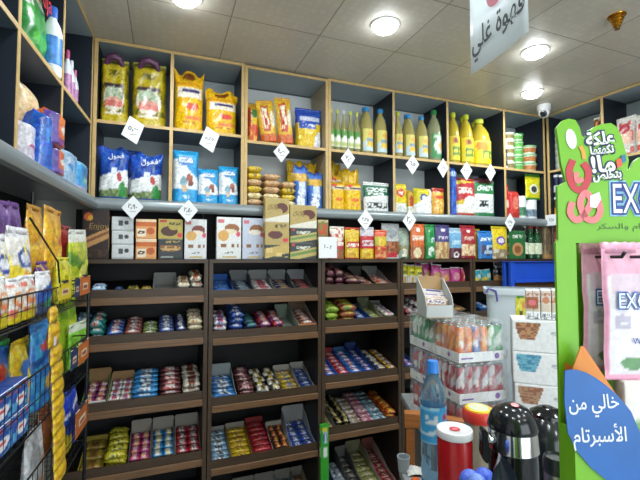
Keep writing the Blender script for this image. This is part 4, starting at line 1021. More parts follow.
stock(1, 3, 291, 318.5, 'rows', 2, 5, 1, ('#2a4fa8', '#d6dce8', '#1a2f70'), 'blue and white milk wafer', 'milk wafer', box='#b4b8b8', inner='#c0c2c0', hf=.03, hb=.14, L=.28, boxdesc='white')
for u0, u1, c, bx, ds in [(238, 262, ('#8a8a86', '#5a5a5a', '#3a3a3a'), '#8c8e8c', 'grey wafer bar'), (262, 284, ('#d0d4d8', '#3a6aa8', '#8fa0b0'), '#a0a2a2', 'white and blue wafer bar'), (284, 302, ('#3a86b0', '#cfe0e8', '#5a3a2a'), '#9a9c9c', 'teal wafer bar'), (302, 319, ('#8a6a44', '#b08a5a', '#5a3a2a'), '#b0a48c', 'tan wafer bar')]:
    stock(1, 4, u0, u1, 'rows', 1, 6, 1, c, ds, box=bx, inner='#9a9890', hf=.03, hb=.1, L=.3, boxdesc='open '+ds.split()[0] if False else {'grey wafer bar': 'plain', 'white and blue wafer bar': 'light grey', 'teal wafer bar': 'mid grey', 'tan wafer bar': 'cardboard'}[ds])
# third rack
stock(2, 0, 323, 343, 'heap', 2, 4, 3, ('#4a2230', '#8a6a5a', '#6a2f40'), 'maroon sweets bag', 'sweets bag', L=.26, bh=.032)
stock(2, 0, 343, 362, 'heap', 1, 4, 2, ('#562834', '#a88a6a', '#3a1a24'), 'dark maroon sweets bag', 'sweets bag', L=.26, bh=.028)
stock(2, 0, 362, 377, 'rows', 1, 5, 1, ('#4a2f26', '#a8503a', '#d0c0b0'), 'dark brown chocolate bar', 'chocolate bar', box='#2f2c2a', inner='#55524e', hf=.03, hb=.1, L=.28, boxdesc='black')
stock(2, 0, 377.5, 397, 'rows', 1, 5, 1, ('#c8743a', '#d8d0c8', '#b03a5a'), 'orange and pink wafer bar', box='#a4a5a2', inner='#8f918e', hf=.03, hb=.1, L=.28, boxdesc='pale grey')
stock(2, 1, 323, 339, 'heap', 1, 4, 3, ('#86a82f', '#b4cc4a', '#4a6a1a'), 'lime green gummy packet', 'gummy packet', L=.22, bh=.03)
stock(2, 1, 338, 355, 'rows', 1, 3, 3, ('#8a4a26', '#c9a02a', '#3f8a3a'), 'brown and gold biscuit pack', 'biscuit pack', L=.18, bh=.034)
stock(2, 1, 355.5, 369, 'rows', 1, 4, 1, ('#27509a', '#cfd8e8', '#1a2f60'), 'deep blue gum packet', 'gum packet', box='#2a55a0', inner='#4a5a7a', hf=.045, hb=.07, L=.22, boxdesc='blue')
stock(2, 1, 369.5, 382, 'rows', 1, 4, 1, ('#9aa05a', '#c9cc9a', '#6a7040'), 'olive green gum packet', 'gum packet', box='#9aa27a', inner='#8f9478', hf=.03, hb=.11, L=.24, boxdesc='olive')
stock(2, 1, 382.5, 397, 'rows', 1, 4, 2, ('#d6d2c0', '#c86a8a', '#6a9ab0'), 'white and pink gum packet', 'gum packet', box='#c4c2ac', inner='#b4b4a8', hf=.03, hb=.08, L=.24, boxdesc='cream')
stock(2, 2, 322.8, 335.5, 'rows', 1, 6, 2, ('#2c549e', '#c0cce4', '#b03a4a'), 'blue bubble gum stick', 'bubble gum', box='#2f62b4', inner='#3a5a9a', hf=.04, hb=.08, L=.32, boxdesc='blue')
stock(2, 2, 336, 348.5, 'rows', 1, 6, 2, ('#a8283a', '#dfb8b8', '#6a1a2a'), 'red bubble gum stick', 'bubble gum', box='#2f6ab8', inner='#a83a44', hf=.04, hb=.08, L=.32, boxdesc='blue-fronted')
stock(2, 2, 349, 361, 'rows', 1, 6, 2, ('#3f74b8', '#d8dfe8', '#b04a5a'), 'light blue bubble gum stick', 'bubble gum', box='#3a70bc', inner='#3f6aa0', hf=.04, hb=.08, L=.32, boxdesc='light blue')
stock(2, 2, 361.5, 373, 'rows', 1, 6, 2, ('#2a4486', '#c9b8d8', '#1a2a5a'), 'indigo bubble gum stick', 'bubble gum', box='#2a56a4', inner='#2f4a8a', hf=.04, hb=.11, L=.32, boxdesc='indigo')
stock(2, 2, 374, 386, 'heap', 1, 5, 2, ('#2f3a5c', '#b09a4a', '#c9ccd6'), 'dark blue and gold caramel', 'caramel', L=.3, bh=.024)
stock(2, 2, 386, 397.5, 'rows', 1, 5, 2, ('#b8862a', '#dcd6c8', '#3a3f6a'), 'amber and white caramel', 'caramel', L=.3, bh=.024)
stock(2, 3, 322.5, 335, 'heap', 1, 4, 1, ('#a89a5a', '#3a3328', '#d8cfa8'), 'pale gold candy', 'candy', box='#8f8e84', inner='#a09e94', hf=.03, hb=.08, L=.2, boxdesc='grey')
stock(2, 3, 333, 351, 'heap', 2, 5, 2, ('#1f1d1a', '#c9bb7a', '#6a5f34'), 'black and gold twisted candy', 'candy', L=.34, s0=.02, bh=.026)
stock(2, 3, 351, 363.5, 'rows', 1, 7, 1, ('#d0cbc4', '#b0803a', '#e6e2dc'), 'white wafer stick', 'wafer stick', L=.34, bh=.022)
stock(2, 3, 361, 373, 'rows', 1, 7, 2, ('#d098a8', '#a83a5a', '#e6d0d8'), 'pink wafer stick', 'wafer stick', L=.36, bh=.022)
stock(2, 3, 372.5, 385, 'rows', 1, 7, 2, ('#86b8cc', '#2f4a66', '#dce8ee'), 'sky blue wafer stick', 'wafer stick', L=.36, bh=.02)
stock(2, 3, 384.5, 398, 'heap', 1, 5, 3, ('#c8601f', '#e0c040', '#8a2a2a'), 'orange and yellow candy sachet', 'candy sachet', L=.3, bh=.024)
stock(2, 4, 326, 338, 'rows', 1, 6, 1, ('#8fa4b4', '#d8e0e4', '#4a6a8a'), 'grey-blue sugar sachet', 'sugar sachet', box='#3a5a8a', inner='#5a6a7a', front='#2f5aa0', hf=.05, hb=.1, L=.32, boxdesc='blue-fronted')
stock(2, 4, 338, 352, 'heap', 2, 6, 1, ('#b9c8d0', '#e6ecee', '#6a8a9c'), 'pale blue sachet', 'sugar sachet', L=.3, bh=.022)
stock(2, 4, 352, 364, 'rows', 1, 6, 1, ('#55524e', '#b0aca4', '#2a2826'), 'dark grey wafer bar', box='#6a6c6c', inner='#848684', hf=.03, hb=.11, L=.34, boxdesc='dark grey')
stock(2, 4, 364.5, 381, 'rows', 1, 7, 1, ('#b4b468', '#dcdab4', '#7a7a3a'), 'yellow-green wafer bar', box='#a8a68a', inner='#9c9a80', hf=.03, hb=.12, L=.36, boxdesc='tan')
stock(2, 4, 382, 397, 'rows', 1, 7, 1, ('#a82c2c', '#d8b0a4', '#5a1a1a'), 'brick red wafer bar', box='#c0b8b0', inner='#a86a60', hf=.03, hb=.12, L=.36, boxdesc='red and white')
# fourth rack and corner rack
def smallbags(specs, z, fr=LR):
    for (u0, u1, vt, pr, lab, nm, off, tilt) in specs:
        bag(fr, u0, u1, vt, z-.013+(off+.065)*.2126, .05, pr, lab, nm, 'snack bag', off=off, seed=int(u0) % 31, tilt=tilt, sealcol=None)
z3 = LIPZ[3][0]-.03
yw = Print('#d6cf2a', ('s', 0, .48, '#dcdcd0'), ('e', .5, .25, .2, .2, '#c89a4a'), ('r', .2, .55, .8, .7, '#7a7a2a'), ('r', .35, .03, .65, .1, '#b09a3a'))
pkp = Print('#b83a86', ('n', 7, '#d070a8', .3, 2), ('e', .5, .4, .34, .2, '#c9a05a'))
smallbags([(401.5, 409.5, 264, yw, 'yellow-topped white biscuit pouch, first of three in the fourth rack', 'biscuit_pouch', .05, 0),
 (409.5, 417, 265, yw, 'yellow-topped white biscuit pouch, middle of three in the fourth rack', 'biscuit_pouch', .05, 0),
 (417, 424.5, 266, yw, 'yellow-topped white biscuit pouch, last of three in the fourth rack', 'biscuit_pouch', .05, 0),
 (416, 430, 262.5, pkp, 'pink snack bag behind the yellow-topped pouches', 'biscuit_pouch', .16, .05),
 (424, 436, 263.5, pkp, 'magenta snack bag on the heap, nearest the yellow-topped pouches', 'biscuit_pouch', .11, -.06),
 (432, 443, 265, pkp, 'magenta snack bag with tan oval above the booklets', 'biscuit_pouch', .06, .08),
 (442, 452, 268.5, Print('#c06a8a', ('r', .15, .2, .85, .6, '#d8a060'), ('s', .85, 1, '#b8408a')), 'pink and orange sweet bag in the fourth rack', 'biscuit_pouch', .05, 0),
 (452, 463, 267.5, Print('#c03a88', ('e', .5, .45, .3, .26, '#d890a0'), ('s', .85, 1, '#d060a0')), 'bright pink sweet bag in the fourth rack', 'biscuit_pouch', .05, 0),
 (463, 471.5, 268, Print('#b83040', ('e', .5, .45, .3, .2, '#d8a080'), ('s', .8, 1, '#c05070')), 'red and pink sweet bag at the fourth rack\'s far post', 'biscuit_pouch', .05, 0)], z3)
stock(3, 1, 402.5, 413, 'heap', 1, 4, 2, ('#8a3a44', '#d8d2cc', '#2f2f44'), 'red and white praline', 'praline', L=.24, bh=.03)
stock(3, 1, 412, 425, 'heap', 1, 4, 3, ('#cfcac8', '#b02f3a', '#3a3a4a'), 'white and red praline', 'praline', L=.24, bh=.03)
stock(3, 1, 446, 470, 'heap', 1, 3, 2, ('#8a6a4a', '#b0905a', '#5a3a2a'), 'brown biscuit packet', 'biscuit packet', L=.24, bh=.026)
stock(3, 2, 402.5, 414, 'rows', 1, 5, 2, ('#3a3a8a', '#c9c0dc', '#8a4aa0'), 'violet and white wafer bar', box='#2f5aa8', inner='#3a5a8a', hf=.05, hb=.09, L=.28, boxdesc='blue')
z4 = LIPZ[4][0]-.03
tl = Print('#2f9aa8', ('d', -.1, .3, .5, '#d8c04a'), ('e', .6, .5, .25, .2, '#d6e6e6'), ('n', 7, '#3fb0bc', .25, 2))
kb = Print('#23242a', ('n', 9, '#c9ccd0', .25, 4), ('s', 0, .34, '#b08450'))
smallbags([(474.5, 484, 271, tl, 'teal snack bag in the corner rack nearest its post', 'snack_bag', .05, -.1), (483, 494, 270.5, tl, 'second teal snack bag in the corner rack', 'snack_bag', .06, -.12),
 (496, 503, 262, kb, 'black and tan snack bag in the corner rack beside the teal bags', 'snack_bag', .05, 0), (503, 510.5, 263, kb, 'black and tan snack bag beside the blue plastic stand', 'snack_bag', .05, 0)], z4)
stock(4, 1, 476, 488, 'heap', 1, 4, 2, ('#2f5f9a', '#a9c0d8', '#1a2f55'), 'mid blue snack packet', 'snack packet', L=.24, bh=.028)
# tall green carton leaning at the rack joint
a, z = LR.pix(325, 425, -.035); _, zb = LR.pix(325, 490, -.035)
w = apix(LR, 329.5, 450, -.035)-apix(LR, 321.3, 450, -.035)
t = thing('gum_carton', 'tall narrow bright green carton standing upright against the rack joint', 'box')
h = z
obj('box_body', carton_mesh(w, h, .025, Print('#2fa028', ('r', .2, .93, .8, .97, '#d8c83a'), ('r', .3, .80, .8, .92, '#d8e6ea'), ('r', .3, .66, .8, .76, '#e2e8ea'), ('t', .3, .80, .8, .92, '#2f62a8', 2))), t)
obj('tuck_flap', MB().box(-w/2+.002, w/2-.002, -.012, .011, h-.0005, h+.001).me('tuck_flap', CARD, col='#2fa028'), t)
LR.put(t, a, -.02, 0)

# ------------------------------------------------------------------ paper price tags
tagm = mat('#e6e9ea', .6, var=.03); ink = mat('#3a3f46', .6, var=.1)
def price(fr, u, v, hw, hh, txt, lab, off=-.006, square=False, rz=0.0, under=True, skew=False):
    a, z = fr.pix(u, v, off)
    a2, _ = fr.pix(u+hw, v, off); _, z2 = fr.pix(u, v-hh, off)
    w, h = abs(a2-a), abs(z2-z)
    t = thing('hanging_price_tag', lab, 'price tag', 'handwritten paper price tags')
    pts = [(-w, -h), (w, -h), (w*.98, h), (-w, h)] if square else ([(w*.35, -h), (w, h*.42), (-w*.3, h), (-w, -h*.4)] if skew else [(0, -h), (w, h*.08), (w*.05, h), (-w, -h*.05)])
    obj('paper', MB().prism(pts, 0, .0008).me('paper', tagm), t)
    text_obj(txt, t, 0, -.0006, h*.06, ink, width=w*.85, bold=.02, ry=.15, name='handwriting')
    if under: obj('underline', MB().box(-w*.25, w*.3, -.0004, 0, -h*.34, -h*.31).me('underline', ink), t)
    fr.put(t, a, off, z)
    return t
TG = [(133, 130, 11.5, 14, '٥٫٠٠', 'diamond paper price tag below the first yellow rice bag'), (209.5, 139.5, 10, 13, '٥٫٢٥', 'diamond paper price tag below the yellow sacks'),
      (281.5, 152, 8, 10.5, '٤٫٠٠', 'diamond paper price tag below the leaning yellow bags'), (348, 158.5, 7, 10.5, '٧٫٠', 'diamond paper price tag below the slim oil bottles'),
      (412.5, 164.5, 6.8, 10, '٦٫٥', 'diamond paper price tag below the blue-capped bottle pair'), (443, 168, 5.6, 9.8, '٦٫٢٥', 'diamond paper price tag below the green-capped bottle'),
      (466.5, 171, 5.8, 9.5, '٥٫٧٥', 'diamond paper price tag below the middle yellow oil bottle'), (490.5, 172.5, 5.2, 9, '٩٫٠', 'diamond paper price tag below the biggest oil bottle')]
for k, (u, v, hw, hh, tx, lb) in enumerate(TG): price(BF, u, v, hw, hh, tx, lb, skew=k < 2)
for u, v, hw, hh, tx, lb in [(132.5, 207.5, 11, 12, '٢٫٩٠', 'diamond paper price tag on the grey ledge below the blue bags'), (188, 211, 10, 11.5, '٢٫٤٠', 'diamond paper price tag on the grey ledge below the flour bags'),
      (365.5, 220, 7.8, 11, '٢٫٣٥', 'diamond paper price tag on the grey ledge below the green and white pouch'), (409.5, 220.5, 6.8, 10.5, '٢٫٠', 'diamond paper price tag on the grey ledge below the yellow packs'),
      (510, 222.5, 5.2, 9.5, '١٫٧٥', 'diamond paper price tag on the grey ledge above the green cookie carton')]:
    price(BF, u, v, hw, hh, tx, lb, off=-.048)
price(RF, 551.5, 220, 6, 5.5, '١٫٢٥', 'small square paper tag on the ledge at the corner', off=-.05, square=True)
t = price(LR, 328, 247.5, 9, 10.5, '١ - ٢', 'large square paper tag with handwriting at the joint of two racks', off=-.05, square=True, under=False)

# ------------------------------------------------------------------ side wall goods
gb = Print('#2f9a3a', ('d', .62, 1.0, .2, '#e6ece8'), ('d', .30, .5, -.4, '#1f7a34'), ('e', .5, .3, .3, .1, '#56b84a'), ('n', 6, '#278a34', .2, 2))
t = bag(LF, 20, 49.5, -14, 2.368, .09, gb, 'large green detergent pouch with red lettering on white', 'detergent_pouch', 'pouch', off=.03, seed=4, sealcol='#2f9a3a')
text_obj('Alja', t, -t['_w']*.02, -.052, t['_h']*.80, mat('#c22a3a', .4, var=0), width=t['_w']*.6, shear=.1, bold=.012, ry=-.2)
bag(LF, -14, 16.5, -40, 2.368, .09, gb, 'green detergent pouch next to the frame edge', 'detergent_pouch', 'pouch', off=.03, seed=9, sealcol='#2f9a3a')
def lbottle(u0, u1, vt, z0, off, body, capc, lab, bands):
    a0 = apix(LF, u0, vt+40, off+.03); a1 = apix(LF, u1, vt+40, off+.03); r = abs(a1-a0)/2*.66; h = min(zpix(LF, (u0+u1)/2, vt, off), ZC-.04)-z0
    t = thing('cleaner_bottle', lab, 'bottle')
    obj('bottle_body', MB().lathe([(r*.9, 0), (r, .03*h), (r, .62*h), (r*.8, .72*h), (r*.42, .82*h), (r*.38, .86*h)], 18).me('bottle_body', mat(body, .35, var=.05), True), t)
    obj('bottle_label', MB().lathe([(r*1.012, .15*h), (r*1.012, .55*h)], 18, cap=False).me('bottle_label', mat(bands, .4, var=.5, scale=30), True), t)
    obj('bottle_cap', MB().lathe([(r*.48, .84*h), (r*.48, .98*h), (r*.4, h)], 14).me('bottle_cap', mat(capc, .35), True), t)
    LF.put(t, (a0+a1)/2, off+.03, z0+.001)
lbottle(47.5, 57, -8, 2.368, .0, '#dfe6ea', '#2f66c0', 'white cleaner bottle with blue upper part beside the green pouch', '#3f7fc8')
for k, (u0, u1, vt) in enumerate([(65, 69, 38), (69.2, 72.6, 49), (72.8, 75.8, 59)]):
    lbottle(u0, u1, vt, 2.368, .03+.0*k, '#d4dbe6', ['#b04a7a', '#d8dce6', '#c05a8a'][k], ['white and pink bottle, first of three past the divider', 'white and pink bottle, middle of three past the divider', 'white and pink bottle, last of three, nearest the corner'][k], '#b07aa8')
def soft(fr, u0, u1, vt, z0, d, pr, lab, name, cat, off, seed, style='pillow', **k):
    return bag(fr, u0, u1, vt, z0, d*.8, pr, lab, name, cat, off=off-.005, seed=seed, style=style, seals=k.pop('seals', False), crumple=.008, fill=.86, **k)
z2 = T1
wp = Print('#d8d6dc', ('e', .3, .35, .2, .14, '#b84a7a'), ('e', .7, .25, .16, .1, '#c05a88'), ('e', .6, .7, .2, .1, '#e8e8ec'), ('n', 6, '#c9c4d0', .25, 3))
soft(LF, 14, 30, 122, z2, .14, wp, 'white and pink tissue pack standing below the beige bag', 'tissue_pack', 'tissue pack', .03, 4, style='brick')
soft(LF, 28, 40, 138, z2, .14, wp, 'white and pink tissue pack beside the blue pack', 'tissue_pack', 'tissue pack', .02, 7, style='brick')
soft(LF, 14, 37, 84, zpix(LF, 24, 124, .05), .12, Print('#d8b88a', ('e', .5, .7, .4, .2, '#e6d0a8'), ('n', 7, '#e2c69a', .3, 2)), 'beige crumpled bag on top of the tissue packs', 'tissue_pack', 'tissue pack', .05, 12)
soft(LF, 36, 46.5, 112, z2, .12, Print('#2a62c0', ('e', .4, .6, .3, .2, '#4f8ad8'), ('n', 6, '#2350a8', .3, 4)), 'tall blue pack beside the orange packs', 'tissue_pack', 'tissue pack', -.01, 3, style='brick')
orp = Print('#d8702a', ('e', .6, .5, .22, .14, '#e6e0d8'), ('s', 0, .2, '#8a4a86'), ('r', 0, 0, .2, 1, '#5a4a9a'), ('n', 6, '#c9602a', .2, 1))
soft(LF, 46, 57, 148, z2, .12, orp, 'orange pack at the bottom, in front', 'tissue_pack', 'tissue pack', -.03, 5, style='brick')
soft(LF, 46, 58, 112, zpix(LF, 51, 149, .02)+.004, .12, orp, 'orange pack lying on the lower orange pack', 'tissue_pack', 'tissue pack', -.03, 6, style='brick')
dp = Print('#3f9ad0', ('e', .5, .55, .3, .2, '#2f7ab8'), ('r', .35, .3, .7, .45, '#8ac0a0'), ('s', .8, 1, '#7fb8d8'), ('s', 0, .18, '#a8a8c8'))
soft(LF, 58, 70, 150, z2, .14, Print('#8fb0cc', ('e', .5, .6, .4, .2, '#3f8ac8'), ('n', 6, '#b0c4d8', .3, 2)), 'pale blue diaper pack beside the orange packs', 'diaper_pack', 'diaper pack', .02, 3, style='brick')
soft(LF, 70, 87, 163, z2, .14, dp, 'bright blue diaper pack in the corner on the ledge', 'diaper_pack', 'diaper pack', .0, 8, style='brick')
soft(LF, -12, 4.5, 62, z2, .12, Print('#3f7fd0', ('s', .2, .4, '#d8c83a'), ('s', 0, .2, '#c03a4a')), 'blue, yellow and red pack at the frame edge', 'detergent_pouch', 'pouch', .03, 3, style='brick')
# ------------------------------------------------------------------ wire snack rack along the side wall
A0, A1 = -.30, apix(SF, 89, 285)
R1 = zpix(SF, 0, 300); B1 = zpix(SF, 0, 336)
R2 = zpix(SF, 84, 338); B2 = R2-.14
R3 = zpix(SF, 82, 407); B3 = R3-.14
wirem = mat('#14161a', .35, .3)
SD = .19
rk = thing('wire_rack', 'black wire snack rack with hanging baskets along the side wall', 'rack')
for (x, y) in ((A0, SD), (A1, SD), (A1, .0)):
    obj('post', MB().tube([(x, y, 0), (x, y, 1.86 if y else R1+.0)], .006, 8).me('post', wirem, True), rk)
for k, (r, b) in enumerate(((R1, B1), (R2, B2), (R3, B3), (.75, .61))):
    m = MB()
    for z, n in ((r, 0), (b, 0), ((r+b)/2, 1)):
        m.tube([(A0, 0, z), (A1, 0, z), (A1, SD, z), (A0, SD, z)], .0026 if not n else .0014, 5, closed=True)
    n = int((A1-A0)/.034)
    for i in range(n+1):
        x = A0+(A1-A0)*i/n
        m.tube([(x, 0, r), (x, 0, b), (x, SD, b), (x, SD, r)], .0010, 4)
    for i in range(5):
        y = SD*(i+.5)/5
        m.tube([(A1, y, r), (A1, y, b), (A0, y, b)], .0013, 4)
    obj('wire_basket', m.me('wire_basket', wirem, True), rk)
obj('brace', MB().tube([(apix(SF, 30, 218, -.005), -.005, zpix(SF, 30, 218, -.005)), (apix(SF, 58, 262, -.005), -.005, zpix(SF, 58, 262, -.005)), (apix(SF, 60, 286, -.004), -.004, R1)], .0026, 6).me('brace', wirem, True), rk)
rk.location = (SF.o[0], SF.o[1], 0); rk.rotation_euler = (0, 0, SF.psi)
# coloured price flags clipped on basket rims
def flag(u0, u1, v0, v1, c, lab, off=-.004):
    a0, a1 = apix(SF, u0, v0, off), apix(SF, u1, v0, off); z1, z0 = zpix(SF, (u0+u1)/2, v0, off), zpix(SF, (u0+u1)/2, v1, off)
    t = thing('price_flag', lab, 'price flag')
    w, h = a1-a0, z1-z0
    pr = Print(c, ('r', .25, .3, .75, .6, '#d8c8b0'), ('r', .3, .35, .7, .5, '#8a4a3a'))
    obj('flag_card', carton_mesh(w, h, .002, pr, r=.0004), t)
    obj('clip', MB().box(-w*.2, w*.2, -.002, .004, h-.003, h+.005).me('clip', mat('#2a2c30', .4)), t)
    SF.put(t, (a0+a1)/2, off, z0)
flag(59, 71.5, 282, 299, '#c9b422', 'yellow price flag on the upper basket\'s rim')
flag(75, 80, 279, 297, '#23304f', 'dark blue price flag on the upper basket\'s rim')
flag(80.5, 90, 276, 294, '#b8642a', 'orange price flag on the upper basket\'s rim')
flag(71, 78, 349, 368, '#26365a', 'dark blue price flag on the second basket\'s rim')
flag(79, 89, 341, 361, '#b8662c', 'orange price flag on the second basket\'s rim')
flag(76, 88, 406, 430, '#a85c2a', 'orange price flag on the third basket\'s rim')

def snack(u0, u1, vt, z0, pr, lab, off, seed, d=.05, tilt=0, lean=0, name='snack_bag', ruffle=0.0, sc=None, vb=None):
    if vb: z0 = zpix(SF, (u0+u1)/2, vb, off)
    return bag(SF, u0, u1, vt, z0, d, pr, lab, name, 'snack bag', off=off, seed=seed, tilt=tilt, lean=lean, ruffle=ruffle, sealcol=sc, crumple=.012, fill=.88)
byl = Print('#dcd9d2', ('d', .05, .62, -.15, '#d8c22a'), ('e', .55, .68, .34, .12, '#2f4f98'), ('e', .55, .68, .24, .07, '#d8dce6'), ('e', .5, .42, .2, .12, '#e2a04a'), ('n', 9, '#e6d64a', .12, 2), ('e', .3, .2, .16, .08, '#3f8a4a'), ('s', .93, 1, '#cfd0d4'))
bz = B1+.005
snack(-14, 11, 234, bz, byl, 'yellow and white snack bag at the frame edge, upper basket', .045, 3, sc='#dfe0e4')
snack(7, 33, 228, bz, byl, 'yellow and white snack bag with blue oval, tallest in the upper basket', .04, 5, sc='#dfe0e4')
bw = Print('#d9d6d0', ('e', .5, .55, .36, .2, '#d88a4a'), ('e', .5, .58, .2, .1, '#e2d8cc'), ('s', 0, .3, '#d0bc2a'), ('n', 8, '#cf6a5a', .1, 3), ('s', .9, 1, '#e2e4e6'))
for k, (u0, u1, vt) in enumerate([(-8, 9, 278), (8, 24, 279), (20, 37, 276)]):
    snack(u0, u1, vt, bz, bw, ['white snack bag with orange badge, front row at the frame edge', 'white snack bag with orange badge, middle of the front row', 'white snack bag with orange badge, front row, by the blue bag'][k], .008, 7+k, d=.035, sc='#dfe2e4')
snack(37, 53, 272, bz, Print('#d8dade', ('d', .2, .55, .3, '#2f5aa8'), ('s', 0, .3, '#3a4a6a'), ('e', .5, .25, .25, .1, '#3f9a5a')), 'white and blue snack bag at the front row\'s end', .008, 13, d=.035, sc='#dfe2e4')
pur = Print('#4a2a66', ('d', .3, .62, .2, '#b8962a'), ('n', 7, '#5a347a', .3, 2), ('s', .9, 1, '#6a4a86'))
snack(-8, 11, 200, bz, pur, 'purple and gold snack bag at the back, frame edge', .10, 21, sc='#5a347a')
snack(9, 23, 203, bz, pur, 'purple and gold snack bag behind the tall yellow and white bag', .10, 24, sc='#5a347a')
gd = Print('#c8961f', ('n', 8, '#b07a18', .3, 4), ('e', .75, .62, .12, .05, '#b03a24'), ('d', .55, .62, .1, '#d8b04a'), ('s', 0, .12, '#5a2a6a'))
snack(28, 45, 206, bz, gd, 'gold snack bag behind the diagonal wire, nearer the purple bags', .095, 31, sc='#a87a1a', ruffle=.0)
snack(44, 62.5, 209, bz, Print('#d8a822', ('n', 8, '#c28a1c', .3, 4), ('e', .72, .66, .14, .05, '#c03a24'), ('d', .2, .35, .3, '#e2bc4a')), 'bright golden snack bag, tallest in the middle of the rack', .09, 33, sc='#c28a1c', tilt=.04)
snack(61, 73, 226, bz, Print('#a82f26', ('e', .5, .7, .3, .1, '#d86a4a'), ('n', 8, '#8a221e', .3, 2)), 'red snack bag behind the golden one', .11, 35, sc='#8a221e')
lg = Print('#a9b824', ('n', 8, '#c6d040', .3, 3), ('s', .84, 1, '#d8dcd2'), ('d', .5, .7, -.4, '#5a8a2a'), ('e', .5, .35, .22, .12, '#d8d86a'))
snack(70, 89.5, 232, bz, lg, 'lime green snack bag with white top at the rack\'s end', .07, 37, tilt=-.06, sc='#d8dcd2')
snack(58, 71, 258, bz, Print('#c9c42a', ('n', 7, '#a8a41e', .3, 3)), 'yellow-green snack bag low in front of the red one', .03, 39, sc='#c9c42a')
snack(38, 50, 262, bz, Print('#5a2f72', ('n', 7, '#c9a03a', .2, 3)), 'small purple snack bag above the white and blue one', .05, 41, sc='#5a347a')
# second basket
b2 = B2+.005
ch = Print('#2f62b8', ('e', .35, .6, .26, .2, '#c03a34'), ('e', .65, .45, .22, .16, '#e0c4a0'), ('n', 7, '#3f86cc', .3, 5), ('r', .1, .1, .6, .25, '#d8d4e0'), ('e', .7, .2, .2, .1, '#d8b83a'))
snack(32, 54, 322, b2, Print('#2f74b8', ('e', .5, .75, .3, .07, '#b83a44'), ('n', 7, '#3f94c4', .3, 5), ('e', .55, .3, .22, .1, '#c9a04a'), ('d', .5, .6, .2, '#1f4a86')), 'tall blue snack bag in the second basket, beside the yellow strip', .02, 51, sc='#2f74b8')
snack(-14, 13, 344, b2, ch, 'blue and red snack bag at the frame edge, second basket', .06, 53, sc='#2f8a4a')
snack(12, 33, 340, b2, Print('#d8b82a', ('e', .45, .6, .3, .16, '#3f74b8'), ('n', 7, '#e2d04a', .25, 5), ('e', .6, .3, .25, .1, '#d8dce0')), 'yellow snack bag with blue figure print, second basket', .04, 55, sc='#d8b82a')
snack(-16, 12, 338, b2, Print('#1f4a34', ('n', 7, '#2f6a44', .3, 5)), 'dark green snack bag at the back of the second basket', .12, 57, sc='#1f4a34')
hp = Print('#2a4fa0', ('n', 7, '#4f9ac4', .25, 3), ('e', .38, .42, .2, .15, '#dfe0e6'), ('e', .62, .42, .2, .15, '#dfe0e6'), ('e', .5, .33, .26, .15, '#dfe0e6'), ('r', .34, .36, .66, .46, '#c8384a'), ('nr', 0, .75, 1, .95, '#c0607a', 7, .4, 6))
hz = zpix(SF, 8, 446, .006)
for k, (u0, u1, vt, vb) in enumerate([(-10, 13, 408, 446), (13, 27.5, 404, 441), (-10, 13, 447, 486), (13, 28, 442, 480)]):
    z0 = b2 if k > 1 else b2+.069
    a, w, _ = span(SF, u0, u1, vt, z0, .010); h = .067
    lb = ['upper blue sweets carton with white heart at the frame edge', 'upper blue sweets carton with white heart beside the silver bag', 'lower blue sweets carton with white heart at the frame edge', 'lower blue sweets carton with white heart beside the silver bag'][k]
    t = thing('sweets_carton', lb, 'box')
    obj('box_body', carton_mesh(w*.96, h*.98, .045, hp), t)
    obj('tuck_flap', MB().box(-w*.47, w*.47, -.020, .020, h*.98-.0005, h*.98+.001).me('tuck_flap', CARD, col='#2a4fa0'), t)
    SF.put(t, a, .010+.0225, z0)
snack(26.5, 45, 430, B3+.005, Print('#c9ccd0', ('r', .55, .1, .95, .6, '#d8883a'), ('e', .72, .4, .16, .12, '#c9b8a0'), ('n', 6, '#b0b4ba', .35, 2)), 'silver snack bag with orange figure in the third basket', .012, 61, sc='#c9ccd0', d=.04)
snack(40, 52, 404, B3+.005, Print('#7a4524', ('n', 6, '#8a5430', .3, 2)), 'brown plain paper bag behind the yellow strip', .08, 63, sc='#7a4524')
gr = Print('#8fae24', ('n', 7, '#5f8a1e', .35, 3), ('e', .5, .6, .3, .12, '#c9cc3a'), ('e', .5, .25, .3, .12, '#b03a2a'))
snack(58, 78, 300, b2, gr, 'yellow-green snack bag hanging above the second basket', .06, 65, sc='#8fae24')
snack(69, 89, 325, b2, Print('#6fae2f', ('n', 8, '#8fd04a', .3, 3), ('s', .88, 1, '#c9d8c0')), 'bright green snack bag at the second basket\'s end', .03, 67, tilt=.05, sc='#c9d8c0')
snack(62, 78, 393, B3+.004, Print('#2340b0', ('d', .55, .63, .3, '#cfd4e6'), ('n', 6, '#2a4cc0', .3, 3)), 'plain royal blue snack bag in the third basket', .02, 69, tilt=.05, sc='#2340b0')
yl = Print('#c2b422', ('n', 7, '#a89a1a', .35, 3), ('e', .5, .5, .25, .15, '#d8cc4a'))
for k, (u0, u1, vt, lab) in enumerate([(60, 71, 428, 'yellow snack bag low in the rack beside the yellow strip'), (70, 85, 438, 'yellow snack bag low at the rack\'s end')]):
    snack(u0, u1, vt, B3+.005, yl, lab, .02+.02*k, 71+k, sc='#c2b422')
